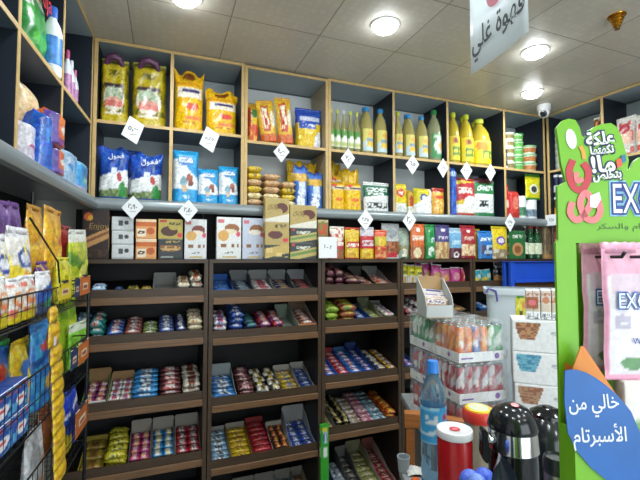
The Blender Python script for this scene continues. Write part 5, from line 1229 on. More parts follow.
# hanging strip of small yellow sachets
pts = [(53, 306), (54, 322), (56, 345), (57, 362), (57.5, 379), (58, 396), (58.5, 412), (59, 429), (59.5, 446), (60, 463), (60.5, 480)]
st = thing('sachet_strip', 'long hanging strip of small yellow sachets clipped to the basket', 'strip')
first = None
ys_ = Print('#c9a424', ('s', .5, .62, '#a87c18'), ('e', .5, .35, .3, .2, '#d8b838'), ('s', .93, 1, '#8a6a1a'), ('s', 0, .05, '#8a6a1a'))
for k in range(len(pts)-1):
    (u, v), (u2, v2) = pts[k], pts[k+1]
    a, z = SF.pix(u, v, -.035); a2, zz = SF.pix(u2, v2, -.035)
    w = abs(apix(SF, u+(5.2 if k else 3), v, -.035)-apix(SF, u-(5.2 if k else 3), v, -.035))
    o = obj('sachet', pouch_mesh(w, (z-zz)*1.0, .02, ys_, k, 'pillow', 8, 10), st, (a, -.035, zz))
obj('hang_tag', MB().box(-.008, .008, -.001, 0, 0, .02).me('hang_tag', mat('#d8c8d0', .5)), st, (apix(SF, 55, 338, -.049), -.049, zpix(SF, 55, 345, -.049)))
st.location = (SF.o[0], SF.o[1], 0); st.rotation_euler = (0, 0, SF.psi)

# ------------------------------------------------------------------ shopkeeper's counter and what stands on it
CZ = .93
def cpix(u, v, zc): return CF.pix(u, v, zc)
ctop = mat('#8e9496', .35, var=.06); cbody = mat('#6d6a66', .5, var=.1)
t = thing('counter', 'grey topped shop counter carrying the water bottle, jars and the green display', 'counter')
obj('counter_top', MB().box(.262, 1.15, .35, 1.36, CZ-.03, CZ).me('counter_top', ctop, bev=.003), t)
obj('counter_body', MB().box(.30, 1.12, .40, 1.12, 0, CZ-.03).me('counter_body', cbody), t)
t.rotation_euler = (0, 0, CF.psi)
t = thing('side_table', 'grey table behind the chair carrying the can trays and white cartons', 'table')
obj('table_top', MB().box(.664, 1.36, 1.37, 1.459, CZ-.03, CZ-.0005).me('table_top', ctop, bev=.003), t)
obj('table_top', MB().box(.412, 1.36, 1.46, 2.08, CZ-.03, CZ-.0005).me('table_top', ctop, bev=.003), t)
for (x, y) in ((.44, 1.86), (1.32, 1.54), (1.32, 2.04), (.86, 2.04)):
    obj('leg', MB().box(x-.02, x+.02, y-.02, y+.02, 0, CZ-.03).me('leg', cbody), t)
t.rotation_euler = (0, 0, CF.psi)

# chair tucked under the table
woodm = mat('#a5642c', .4, var=.25, scale=14, grain=True)
t = thing('wooden_chair', 'brown wooden chair with slatted back, behind the water bottle', 'chair')
CFR = CF.sub(.305, 1.45, math.radians(-12))
ztop = CF.pix(404, 409, 1.45)[1]
def cpost(x):
    return MB().prism([(x-.014, 0), (x+.014, 0), (x+.014, ztop-.05), (x-.014, ztop-.05)], -.012, .012)
obj('leg', MB().box(0, .03, -.0, .028, 0, ztop-.02).me('leg', woodm, bev=.004), t)
obj('leg', MB().box(.33, .36, -.0, .028, 0, ztop-.02).me('leg', woodm, bev=.004), t)
obj('leg', MB().box(.0, .03, .33, .36, 0, .43).me('leg', woodm, bev=.004), t)
obj('leg', MB().box(.33, .36, .33, .36, 0, .43).me('leg', woodm, bev=.004), t)
obj('seat', MB().box(-.01, .37, .029, .37, .431, .46).me('seat', woodm, bev=.005), t)
n = 12; rail = []
for i in range(n+1):
    x = -.005+.37*i/n; q = (i/n-.5)*2; rail.append((x, ztop-.012-.028*(1-q*q)*0+.012*(1-abs(q))**.5*0-.03*max(0, i/n-.1)))
low = [(x, z-.055-.03*math.sin(PI*min(1, i/n))*-.4) for i, (x, z) in enumerate(rail)]
obj('top_rail', MB().prism(rail[::-1]+low, -.004, .030).me('top_rail', woodm, bev=.003), t)
for x in (.09, .165, .24):
    obj('slat', MB().box(x, x+.03, .006, .02, .46, ztop-.08).me('slat', woodm, bev=.002), t)
t.location = CFR.w(0, 0, 0); t.rotation_euler = (0, 0, CFR.psi)

# trays of cans, three tiers, two trays deep
ang = math.radians(16)
k1a, _ = CF.pix(459, 360, 1.5)
TF = CF.sub(k1a, 1.5, ang)
TW, TD, TH = .214, .182, .150
whitec = mat('#dfe2e2', .55, var=.04)
purp = mat('#7a4a9a', .5, var=.05)
canr = .0166; canh = .128
silver = mat('#c9cdd0', .25, .9, var=.04)
_cans = {}
def can(c1, c2, lab, grp):
    k = (c1, c2, lab)
    if k not in _cans:
        t = thing('drink_can', lab, 'can', grp)
        V = []; C = []; Fc = []; n = 16; m = 14
        pr = Print(c1, ('d', .3, .62, .5, c2), ('t', .3, .35, .7, .6, '#e6e6e0', 4), ('s', 0, .06, '#b9bcc0'))
        for j in range(m+1):
            v = j/m; r = canr*(.9 if v < .02 else 1 if v < .9 else 1-.16*(v-.9)/.1)
            for i in range(n+1):
                th = 2*PI*i/n; V.append((r*math.cos(th), r*math.sin(th), v*canh*.985)); C.append(pr((i/n*2) % 1, v))
        for j in range(m):
            for i in range(n): q = j*(n+1)+i; Fc.append((q, q+1, q+n+2, q+n+1))
        obj('can_body', mesh('can_body', V, Fc, FOIL, C), t)
        r = canr*.86
        obj('can_lid', MB().lathe([(r, canh*.97), (r*1.02, canh), (r*.92, canh), (r*.88, canh*.975)], 16).me('can_lid', silver, True), t)
        _cans[k] = t
        return t
    return dup(_cans[k])
def tray(row, tier):
    """row 0 nearest the counter; tier 0 lowest"""
    z = CZ+tier*TH
    y0 = row*(TD+.004)
    t = thing('drinks_tray', '%s white cardboard drinks tray, %s stack' % (['lowest', 'middle', 'topmost'][tier], 'nearer' if row == 0 else 'farther'), 'tray', 'trays of cans')
    obj('tray_base', MB().box(0, TW, y0, y0+TD, z, z+.003).me('tray_base', whitec), t)
    hf = .036
    for nm, b in (('front_wall', (0, TW, y0, y0+.002)), ('back_wall', (0, TW, y0+TD-.002, y0+TD)), ('end_wall', (0, .002, y0+.002, y0+TD-.002)), ('end_wall', (TW-.002, TW, y0+.002, y0+TD-.002))):
        obj(nm, MB().box(*b, z+.003, z+hf).me(nm, whitec), t)
    if row == 0:
        M = Matrix.Translation((TW*.78, y0-.0004, z+hf*.5)) @ Matrix.Rotation(PI/2, 4, 'X')
        obj('emblem', MB().lathe([(.0001, .0), (.011, .0)], 18, cap=False, M=M).me('emblem', purp), t)
        obj('emblem', MB().box(.01, .06, y0-.0005, y0-.0001, z+.012, z+.018).me('emblem', purp), t)
    M = Matrix.Translation((-.0006, y0+TD*.35, z+hf*.55)) @ Matrix.Rotation(-PI/2, 4, 'Y')
    obj('emblem', MB().lathe([(.0001, .0), (.009, .0)], 18, cap=False, M=M).me('emblem', purp), t)
    # film round the tray
    zt = z+TH-.004
    sh = MB(); P = [(-.0014, y0-.0014), (TW+.0014, y0-.0014), (TW+.0014, y0+TD+.0014), (-.0014, y0+TD+.0014)]
    if tier < 2: zt = z+TH-.0015
    nn = 8; ring = []
    for a_, b_ in zip(P, P[1:]+P[:1]):
        for i in range(nn): ring.append((a_[0]+(b_[0]-a_[0])*i/nn, a_[1]+(b_[1]-a_[1])*i/nn))
    for j in range(6):
        q = j/5; s = 1-.03*max(0, q-.7)/.3
        for (x, y) in ring:
            sh.V.append((TW/2+(x-TW/2)*s, y0+TD/2+(y-y0-TD/2)*s, z+.004+(zt-z-.004)*q+.0015*math.sin(x*160+y*90)*(q == 1 and tier == 2)))
    R_ = len(ring)
    for j in range(5):
        for i in range(R_): sh.F.append((j*R_+i, j*R_+(i+1) % R_, (j+1)*R_+(i+1) % R_, (j+1)*R_+i))
    if tier == 2: sh.F.append(tuple(5*R_+i for i in range(R_)))
    obj('shrink_wrap', sh.me('shrink_wrap', WRAP, True), t)
    t.location = TF.w(0, 0, 0); t.rotation_euler = (0, 0, TF.psi)
    # cans
    nx, ny = 6, 4
    for j in range(ny):
        for i in range(nx):
            if tier < 2 and not (i == 0 or (j == 0 and row == 0)): continue
            if tier == 2 and row == 1 and i > 3: continue
            x = .003+(TW-.006)*(i+.5)/nx; y = y0+.003+(TD-.006)*(j+.5)/ny
            if tier == 2:
                if row == 1: c = ('#3f9a6a', '#cfe0d4', 'pale green drink can in the farther top tray')
                elif i == 2 and j < 2: c = ('#3a68b8', '#d06a3a', 'blue drink can among orange ones, top tray')
                elif i < 2 or i == 3: c = ('#d8742c', '#e6a04a', 'orange drink can in the nearer top tray')
                else: c = ('#3f9a62', '#cfe0d0', 'green drink can in the nearer top tray')
            elif tier == 1: c = ('#b02c3c', '#c9c4c8', 'red cola can in the middle tier') if (i+j) % 3 else ('#a8343f', '#d8d8dc', 'red and silver cola can in the middle tier')
            else: c = ('#a82a38', '#b8484e', 'dark red cola can in the lowest tier')
            if row == 1 and tier == 1 and i == 0 and j % 2: c = ('#6a7a9a', '#c04a4a', 'grey-blue drink can at the middle tier\'s side')
            o = can(c[0], c[1], c[2], c[2]+' group')
            TF.put(o, x, y, z+.0035, rz=1.3*i+.7*j)
for row in (0, 1):
    for tier in (0, 1, 2): tray(row, tier)

# carton of booklets standing on the top trays
zb = CZ+3*TH+.001
BX = CF.sub(cpix(426.5, 330, 1.60)[0], 1.60, math.radians(4))
t = thing('booklet_carton', 'pale grey slope-sided display carton on top of the can trays, holding booklets', 'box')
bwid, bdep, bh_ = .112, .12, CF.pix(435, 276, 1.72)[1]-zb
mo = mat('#b6bcba', .55, var=.04); mi = mat('#a8875c', .65, var=.06)
SW = Matrix(((0, 1, 0, 0), (1, 0, 0, 0), (0, 0, 1, 0), (0, 0, 0, 1)))
obj('base', MB().box(0, bwid, 0, bdep, 0, .003).me('base', mi), t)
obj('front_wall', MB().box(0, bwid, 0, .003, .003, .05).me('front_wall', mo), t)
for x in (0, bwid-.003):
    obj('side_wall', MB().prism([(0, .0), (bdep, .0), (bdep, bh_*.97), (bdep*.85, bh_*.93), (bdep*.12, .085), (0, .05)], x, x+.003, SW).me('side_wall', mo), t)
rc = [(.003, .003), (bwid-.003, .003), (bwid-.003, bh_*.90), (bwid-.010, bh_*.97), (bwid-.02, bh_), (.02, bh_), (.006, bh_*.985), (.003, bh_*.96)]
obj('back_wall', MB().prism(rc, bdep-.004, bdep-.001).me('back_wall', mi), t)
t.location = BX.w(0, 0, zb); t.rotation_euler = (0, 0, BX.psi)
for k in range(5):
    c = ['#4a3f8a', '#d8d2c8', '#8a5a9a', '#d0a884', '#b0886a'][k]
    lb = ['indigo booklet in the slope-sided carton, nearest its tall back', 'cream booklet in the slope-sided carton', 'violet booklet in the slope-sided carton', 'tan illustrated booklet in the slope-sided carton', 'brown illustrated booklet, foremost in the slope-sided carton'][k]
    hh = bh_*(.60-.05*k)
    t = thing('booklet', lb, 'booklet', 'booklets in the carton')
    obj('cover', carton_mesh(bwid-.018, hh, .006, Print(c, ('n', 7, '#d8c8b8', .3, k), ('r', .1, .7, .9, .92, '#e0dcd6'), ('t', .15, .74, .85, .88, '#5a3a7a', k))), t)
    obj('page_block', MB().box(-(bwid-.024)/2, (bwid-.024)/2, -.002, .002, hh-.0008, hh+.0006).me('page_block', whitec), t)
    BX.put(t, bwid/2-.004, bdep-.020-.016*k, zb+.0085, rx=-.08, ry=.10)

# white cartons with picture windows, stacked
WF = CF.sub(cpix(513.8, 400, 1.50)[0], 1.50, math.radians(-22))
ww, wd = .20, .14
wh = (CF.pix(520, 319.5, 1.49)[1]-CZ)/4
pics = [('#b08a6a', '#8a6044'), ('#a9876a', '#8f5f48'), ('#6aa8bc', '#3f7f9a'), ('#b0825a', '#7f5038')]
zz = CZ
for k in range(4):
    pc = pics[k]
    t = thing('window_carton', ['white carton at the bottom of the stack behind the black vacuum jug', 'white carton with brown picture, second from the bottom', 'white carton with blue picture in the stack of four', 'white carton with brown nut picture, topmost of the stack of four'][k], 'box', 'stack of white cartons')
    pr = Print('#dcdedd', ('r', .06, .40, .50, .92, pc[0]), ('nr', .06, .40, .50, .92, pc[1], 22, .4, k), ('d', -.25, .0, 1.2, '#dcdedd') , ('t', .6, .55, .9, .68, '#a8acac', 2), ('r', .76, .28, .88, .48, '#b4b8b8'), ('t', .94, .1, .99, .6, '#6a6e70', 5))
    # the trapezoid picture: trim slanted sides
    base = pr
    class Trap:
        def __init__(s, p): s.p = p; s.base = lin('#dcdedd')
        def __call__(s, u, v):
            if .02 < u < .54 and .36 < v < .94:
                q = (v-.36)/.58; l, r_ = .13-.11*q, .36+.12*q
                if not l < u < r_: return s.base
            return s.p(u, v)
    obj('box_body', carton_mesh(ww, wh-.002, wd, Trap(Print('#dcdedd', *[o for o in pr.ops if o[0] != 'd'])), ps=Print('#d6d9d8'), pt=Print('#e0e2e1', ('r', .0, .45, 1, .52, '#c8cbca'))), t)
    obj('top_flap', MB().box(-ww/2+.003, ww/2-.003, -wd/2+.002, -.002, wh-.0022, wh-.001).me('top_flap', whitec), t)
    WF.put(t, ww/2+(.004 if k == 1 else 0), wd/2, zz); zz += wh
# juice cartons standing on them
jc = Print('#cfc4b8', ('s', 0, .26, '#dfe2e2'), ('nr', .1, 0, .9, .2, '#6a6e72', 30, .4, 2), ('s', .26, .5, '#c9bda8'), ('e', .5, .66, .34, .12, '#c07a5a'), ('s', .58, .62, '#b8784a'), ('t', .1, .8, .9, .9, '#b06a4a', 3))
jz = zz+.001
ju = [(526, 533), (533, 540), (541, 551.5), (552, 562.5)]
for k, (u0, u1) in enumerate(ju):
    a0, a1 = apix(WF, u0, 310, .02), apix(WF, u1, 310, .02); w = a1-a0
    h = zpix(WF, (u0+u1)/2, 290, .02)-jz
    t = thing('juice_carton', ['small juice carton at the end of the row, beside the tub', 'small juice carton, second in the row, under the brown sticker', 'small juice carton, third in the row, wavy print', 'small juice carton beside the green display, wavy print'][k], 'juice carton', 'juice cartons on the white boxes')
    obj('box_body', carton_mesh(w*.97, h, .035, jc), t)
    obj('gable_seal', MB().box(-w*.45, w*.45, -.002, .002, h-.001, h+.004).me('gable_seal', whitec), t)
    WF.put(t, (a0+a1)/2, .02+.018, jz)
a0, a1 = apix(WF, 526.5, 310, .017), apix(WF, 538.5, 310, .017); z1, z0 = zpix(WF, 533, 297, .017), zpix(WF, 533, 308.5, .017)
t = tag(obj('sticker', carton_mesh(a1-a0, z1-z0, .0012, Print('#9a5a3a', ('e', .5, .5, .3, .25, '#d8707a')), r=.0003)), 'brown square sticker with pink mark on the juice cartons', 'sticker')
WF.put(t, (a0+a1)/2, .0175, z0)

# large white plastic tub behind
UF = CF.sub(cpix(486, 300, 1.86)[0], 1.86, math.radians(-20))
tw = cpix(572, 300, 1.86)[0]-cpix(486, 300, 1.86)[0]; thh = CF.pix(500, 289, 1.86)[1]-CZ
tubw = mat('#ccd6da', .35, trans=.12, var=.04)
t = thing('storage_tub', 'large translucent white storage tub with purple tie and fruit label', 'tub')
def rrect(x0, x1, y0, y1, r, z, n=5):
    o = []
    for cx, cy, s in ((x1-r, y1-r, 0), (x0+r, y1-r, 1), (x0+r, y0+r, 2), (x1-r, y0+r, 3)):
        for i in range(n+1):
            q = PI/2*(s+i/n); o.append((cx+r*math.cos(q), cy+r*math.sin(q), z))
    return o
def loft(rings, m, nm, cap=True):
    b = MB(); k = len(rings[0])
    for r_ in rings: b.V += r_
    for j in range(len(rings)-1):
        for i in range(k): b.F.append((j*k+i, j*k+(i+1) % k, (j+1)*k+(i+1) % k, (j+1)*k+i))
    if cap: b.F.append(tuple(range(k))[::-1])
    if cap == 2: b.F.append(tuple((len(rings)-1)*k+i for i in range(k)))
    return b.me(nm, m, True, angle=40)
obj('tub_body', loft([rrect(.025, tw-.025, .02, .19, .03, 0), rrect(.008, tw-.008, .008, .2, .03, thh*.94), rrect(.006, tw-.006, .006, .202, .03, thh*.985)], tubw, 'tub_body'), t)
obj('rim', loft([rrect(.006, tw-.006, .006, .202, .03, thh*.955), rrect(-.006, tw+.006, -.006, .21, .035, thh*.955), rrect(-.006, tw+.006, -.006, .21, .035, thh), rrect(.006, tw-.006, .006, .202, .03, thh)], tubw, 'rim', False), t)
pur2 = mat('#4a3a9a', .4, var=.1)
obj('tie', MB().tube([(0, -.009, thh*.97), (.01, -.010, thh*1.005), (.03, -.010, thh*.995), (.042, -.010, thh*.985), (.046, -.010, thh*.93), (.047, -.006, thh*.90)], .0042, 6).me('tie', pur2, True), t)
l0, l1 = cpix(513, 305, 1.86)[0]-cpix(486, 300, 1.86)[0], cpix(524.5, 305, 1.86)[0]-cpix(486, 300, 1.86)[0]
zl1, zl0 = CF.pix(518, 295, 1.86)[1]-CZ, CF.pix(518, 318, 1.86)[1]-CZ
obj('fruit_label', carton_mesh(l1-l0, zl1-zl0, .001, Print('#c9c42a', ('s', .88, 1, '#4a9a3a'), ('s', 0, .1, '#4a9a3a'), ('e', .75, .6, .3, .18, '#d88a4a'), ('r', .3, .12, .55, .4, '#4a4a3a'), ('n', 7, '#dcd85a', .3, 2)), r=.0003), t, ((l0+l1)/2, .0065, zl0))
UF.put(t, 0, 0, CZ)

# blue plastic stand near the corner
YB = 2.28
PB = Frame(0, YB, 0)
x0, x1 = apix(PB, 511.5, 280), apix(PB, 575, 280)
zt = zpix(PB, 535, 262.5); zm = zpix(PB, 535, 279)
bluem = mat('#1f4fc0', .35, var=.06); blued = mat('#1a3f9a', .45, var=.06)
t = thing('plastic_stand', 'bright blue plastic shelf stand in the corner behind the white tub', 'stand')
for (x, y) in ((x0, 0), (x1-.035, 0), (x0, .06), (x1-.035, .06)):
    obj('post', MB().box(x, x+.035, y, y+.03, 0, zt).me('post', bluem, bev=.003), t)
obj('top_panel', MB().box(x0+.036, x1-.036, .014, .02, zm, zt-.004).me('top_panel', bluem), t)
obj('top_rim', MB().box(x0-.002, x1+.002, -.004, .092, zt, zt+.010).me('top_rim', blued, bev=.002), t)
for z in (zm-.025, 1.0, .5):
    obj('shelf', MB().box(x0+.0355, x1-.0355, -.006, .088, z, z+.024).me('shelf', bluem, bev=.002), t)
t.location = (0, YB, 0)
# ------------------------------------------------------------------ things on the counter
def zc_at(v, dz): return dz*400/(v-258)
def on_counter(t, u, vbase_zc, v=430):
    a, _ = CF.pix(u, v, vbase_zc); CF.put(t, a, vbase_zc, CZ); return a
# water bottle
zb_ = 1.24
t = thing('water_bottle', 'blue plastic water bottle with blue cap and light blue label', 'bottle')
r = (cpix(446, 420, zb_)[0]-cpix(421, 420, zb_)[0])/2; h = CF.pix(433, 360.5, zb_)[1]-CZ
wat = mat('#9fd0ee', .06, trans=.85, var=.02, spec=.5)
pf = [(.75, 0), (.98, .02), (1, .06), (.93, .085), (1, .11), (1, .2), (.94, .22), (1, .245), (1, .36), (.985, .37), (.985, .66), (1, .67), (.97, .72), (.8, .80), (.55, .865), (.42, .89), (.40, .93)]
obj('bottle_body', MB().lathe([(p*r, q*h) for p, q in pf], 28).me('bottle_body', wat, True), t)
V = []; C = []; Fc = []; n = 44; k = 16
lp = Print('#3fa8e2', ('s', .93, 1, '#9fd6ee'), ('s', 0, .06, '#8fcdea'), ('n', 9, '#3a9fd8', .25, 3), ('t', .1, .55, .3, .8, '#dfeef6', 4), ('e', .36, .74, .035, .08, '#c8303a'), ('t', .02, .2, .45, .4, '#d0e8f4', 2), ('t', .5, .3, .95, .7, '#dfeef6', 6))
for j in range(k+1):
    for i in range(n+1):
        th = -PI+2*PI*i/n; V.append((1.012*r*math.cos(th), 1.012*r*math.sin(th), (.375+.28*j/k)*h)); C.append(lp(i/n, j/k))
for j in range(k):
    for i in range(n): q = j*(n+1)+i; Fc.append((q, q+1, q+n+2, q+n+1))
obj('wrap_label', mesh('wrap_label', V, Fc, CARD, C), t)
cr = r*.44
b = MB().lathe([(cr*1.06, .905*h), (cr*1.06, .92*h), (cr, .925*h), (cr, .985*h), (cr*.9, h)], 24)
obj('screw_cap', b.me('screw_cap', mat('#2f7fd8', .35, var=.05), True), t)
obj('neck_ring', MB().lathe([(cr*1.1, .885*h), (cr*1.1, .9*h)], 24).me('neck_ring', wat, True), t)
on_counter(t, 433.5, zb_)
# red tin with white lid
zj = 1.02
t = thing('storage_jar', 'red jar with white screw lid bearing a red round emblem', 'jar')
r = (cpix(472, 450, zj)[0]-cpix(437, 450, zj)[0])/2; h = CF.pix(455, 427, zj)[1]-CZ
obj('jar_body', MB().lathe([(r*.92, 0), (r*.96, .01*h), (r*.97, .89*h), (r*.93, .92*h), (r*.93, .935*h)], 32).me('jar_body', mat('#b01c22', .2, var=.06, spec=.6), True), t)
l = obj('lid', MB().lathe([(r, .925*h), (r*1.01, .935*h), (r*1.01, .975*h), (r*.98, .988*h), (r*.9, .99*h), (r*.86, .985*h)], 32).me('lid', mat('#dfe0e2', .3, var=.03), True), t)
M = Matrix.Translation((-r*.02, -r*.1, .9905*h))
obj('emblem', MB().lathe([(.0001, 0), (r*.3, 0)], 20, cap=False, M=M).me('emblem', mat('#c02a34', .4, var=.1)), l)
obj('emblem', MB().box(-r*.16, r*.12, -r*.22, -r*.02, .991*h, .9915*h).me('emblem', mat('#d88088', .4)), l)
on_counter(t, 454.5, zj)
# clear jar with red and yellow lid
zk = 1.23
t = thing('clear_jar', 'clear jar with red and yellow lid behind the red jar', 'jar')
r = (cpix(495, 410, zk)[0]-cpix(463.5, 410, zk)[0])/2; h = CF.pix(479, 403, zk)[1]-CZ
obj('jar_body', MB().lathe([(r*.85, 0), (r*.9, .02*h), (r*.93, .7*h), (r*.85, .82*h)], 28).me('jar_body', mat('#c9c0a4', .2, trans=.35, var=.1), True), t)
l = obj('lid', MB().lathe([(r*.97, .80*h), (r, .82*h), (r, .90*h), (r*.9, .93*h)], 28).me('lid', mat('#cf3a2c', .35, var=.06), True), t)
obj('lid_ring', MB().lathe([(r*.84, .925*h), (r*.82, .945*h), (r*.7, .955*h), (r*.62, .945*h)], 28).me('lid_ring', mat('#dcc02a', .35, var=.06), True), l)
obj('lid_disc', MB().lathe([(r*.64, .93*h), (r*.62, .952*h), (r*.1, .954*h)], 28).me('lid_disc', mat('#c8cfae', .4, var=.15, scale=40), True), l)
on_counter(t, 479, zk)
# black and chrome vacuum jug
zv = 1.0
chrome = mat('#d5d8da', .12, 1.0, var=.02); black = mat('#0d0f12', .12, var=.05, spec=.6); blackp = mat('#191d20', .16, var=.05, spec=.6)
t = thing('vacuum_jug', 'black vacuum jug with chrome collar and domed push-top', 'jug')
r = (cpix(536, 440, zv)[0]-cpix(489, 440, zv)[0])/2; h = CF.pix(510, 403, zv)[1]-CZ
obj('jug_body', MB().lathe([(r*.95, 0), (r, .02), (r*.98, h*.6), (r*.95, h*.69)], 36).me('jug_body', black, True), t)
obj('collar', MB().lathe([(r*.97, h*.675), (r*1.02, h*.685), (r*.99, h*.74), (r*.955, h*.815), (r*.94, h*.825)], 36).me('collar', chrome, True), t)
l = obj('dome_lid', MB().lathe([(r*.97, h*.82), (r*1.0, h*.83), (r*.98, h*.86), (r*.86, h*.92), (r*.62, h*.97), (r*.3, h*.995), (r*.05, h)], 36).me('dome_lid', blackp, True), t)
M = Matrix.Translation((0, -r*.25, h*.9995)) @ Matrix.Rotation(math.radians(9), 4, 'X')
obj('push_button', MB().lathe([(r*.16, 0), (r*.16, .0015), (r*.05, .002)], 18, M=M).me('push_button', mat('#cf5a5f', .3, var=.1), True), l)
M = Matrix.Translation((-r*.93, -r*.15, h*.76)) @ Matrix.Rotation(-PI/2, 4, 'Y')
s = obj('spout', MB().lathe([(.012, 0), (.014, .004), (.013, .018), (.011, .022)], 20, M=M).me('spout', chrome, True), t)
obj('trigger', MB().prism([(-r*1.50, h*.84), (-r*1.36, h*.855), (-r*1.20, h*.81), (-r*1.18, h*.66), (-r*1.24, h*.60), (-r*1.38, h*.61), (-r*1.52, h*.67)], -r*.5, -r*.12).me('trigger', blackp, True, bev=.003), s)
on_counter(t, 512.5, zv)
# black kettle behind, lying against the display
t = thing('electric_kettle', 'glossy black kettle with sloping lid between jug and green display', 'kettle')
zq = 1.19
r = .088; h = CF.pix(540, 405, zq)[1]-CZ
prof = [(r*1.0, 0), (r*1.03, .012), (r*1.03, h*.4), (r*.99, h*.62), (r*.85, h*.78), (r*.5, h*.91)]
obj('kettle_body', MB().lathe(prof, 32).me('kettle_body', blackp, True), t)
obj('kettle_lid', MB().lathe([(r*.56, h*.88), (r*.54, h*.92), (r*.3, h*.97), (r*.1, h*.985)], 28).me('kettle_lid', black, True), t)
obj('lid_knob', MB().lathe([(r*.16, h*.98), (r*.15, h*.99), (r*.1, h*.995)], 16).me('lid_knob', black, True), t)
obj('handle', MB().tube([(r*.5, -r*.1, h*.93), (r*.9, -r*.1, h*.98), (r*1.3, -r*.1, h*.8), (r*1.34, -r*.1, h*.45), (r*1.05, -r*.1, h*.2)], .008, 10).me('handle', black, True), t)
obj('spout', MB().tube([(-r*.6, .03, h*.62), (-r*.9, .045, h*.72), (-r*1.0, .05, h*.8)], [.018, .014, .011], 12).me('spout', blackp, True), t)
on_counter(t, 548, zq)
# steel travel cup
t = thing('steel_cup', 'brushed steel cup with dark lid beside the vacuum jug', 'cup')
zs = .80
r = (cpix(568, 470, zs)[0]-cpix(544, 470, zs)[0])/2; h = CF.pix(555, 456, zs)[1]-CZ
obj('cup_body', MB().lathe([(r*.85, 0), (r*.88, .01), (r*.96, h*.90)], 30).me('cup_body', mat('#a9aaa4', .28, .9, var=.06), True), t)
obj('cup_lid', MB().lathe([(r*.98, h*.90), (r*1.02, h*.92), (r*1.02, h*.97), (r*.9, h), (r*.8, h*.985)], 30).me('cup_lid', mat('#22282b', .3, var=.05), True), t)
on_counter(t, 555.5, zs)
# grey paper cup, tissue and orange cap
zg = 1.33
t = thing('paper_cup', 'small open grey cup at the counter\'s corner', 'cup')
r = .0205; h = .046
obj('cup_wall', MB().lathe([(r*.8, 0), (r*.82, .002), (r, h), (r*.93, h), (r*.76, .005)], 24).me('cup_wall', mat('#98a2a6', .4, var=.05), True), t)
obj('cup_rim', MB().tube([(r*.97*math.cos(q*PI/12), r*.97*math.sin(q*PI/12), h) for q in range(24)], .0013, 6, closed=True).me('cup_rim', mat('#a9b2b6', .4), True), t)
on_counter(t, 403.5, zg, 460)
def crumple(w, d, h, seed, c, nm, lab, cat, u, zc):
    V = []; Fc = []; n = 14
    for j in range(n+1):
        for i in range(n+1):
            x, y = i/n*2-1, j/n*2-1; q = max(0, 1-(x*x+y*y)*.55)
            V.append((x*w/2*(1+.1*wob(seed, x, y)), y*d/2, .001+h*q*(.6+.5*abs(wob(seed, x*1.7, y*1.7)))))
    for j in range(n):
        for i in range(n): a = j*(n+1)+i; Fc.append((a, a+1, a+n+2, a+n+1))
    b = len(V); V += [(x, y, 0.0) for x, y, z in V[:]]
    for j in range(n):
        for i in range(n): a = b+j*(n+1)+i; Fc.append((a+1, a, a+n+1, a+n+2))
    o = tag(obj(nm, mesh(nm, V, Fc, mat(c, .6, var=.05), None, True)), lab, cat)
    a, _ = CF.pix(u, 460, zc); CF.put(o, a, zc, CZ); return o
crumple(.05, .05, .02, 3, '#e0dfd6', 'paper_tissue', 'white crumpled tissue behind the water bottle', 'tissue', 414, 1.32)
t = thing('bottle_cap', 'orange plastic cap lying beside the water bottle', 'cap')
obj('cap_shell', MB().lathe([(.014, 0), (.0145, .002), (.0135, .02), (.011, .024), (.003, .0245)], 20).me('cap_shell', mat('#e0682c', .35, var=.05), True), t)
obj('grip_ring', MB().lathe([(.0152, .003), (.0152, .009)], 20, cap=False).me('grip_ring', mat('#c9561f', .4), True), t)
on_counter(t, 415.5, 1.24, 470)
# clear plastic bag with blue things, nearest the lens
def film_bag(u, zc, w, d, h, lab):
    V = []; Fc = []; n = 18
    for j in range(n+1):
        v = j/n
        for i in range(n):
            th = 2*PI*i/n; rr = (1-.55*v**1.6)*(1+.16*math.sin(3*th+2*v)+.10*math.sin(7*th-5*v))
            V.append((w/2*rr*math.cos(th), d/2*rr*math.sin(th), h*v*(1+.12*math.sin(2*th))))
    for j in range(n):
        for i in range(n): Fc.append((j*n+i, j*n+(i+1) % n, (j+1)*n+(i+1) % n, (j+1)*n+i))
    o = tag(obj('plastic_bag', mesh('plastic_bag', V, Fc, WRAP, None, True)), lab, 'plastic bag')
    a, _ = CF.pix(u, 470, zc); CF.put(o, a, zc, CZ); return o
film_bag(478, .86, .17, .12, .175, 'clear crumpled plastic bag holding blue balls in front of the red jar')
for k, (u, vt, zc, rr, lab) in enumerate([(470, 470, .86, .022, 'blue rubber ball in the clear plastic bag, nearer the red jar'), (484, 468, .87, .02, 'blue rubber ball in the clear plastic bag, nearer the jug'), (477, 474, .835, .018, 'light blue rubber ball in front in the plastic bag')]):
    zt = CF.pix(u, vt, zc)[1]
    b = MB().lathe([(rr*math.cos(q*PI/12), rr*math.sin(q*PI/12)) for q in range(-6, 7)], 18)
    t = tag(obj('rubber_ball', b.me('rubber_ball', mat(['#4f6fd8', '#3f5fd0', '#6f8fe0'][k], .35, var=.1), True)), lab, 'ball')
    a, _ = CF.pix(u, 470, zc); CF.put(t, a, zc, zt-rr)
bx = tag(obj('pouch_box', carton_mesh(.07, .06, .045, Print('#4a5568', ('n', 6, '#39445a', .3, 2)))), 'slate carton holding the plastic bag\'s balls on the counter', 'box')
a, _ = CF.pix(477, 470, .855); CF.put(bx, a, .855, CZ)
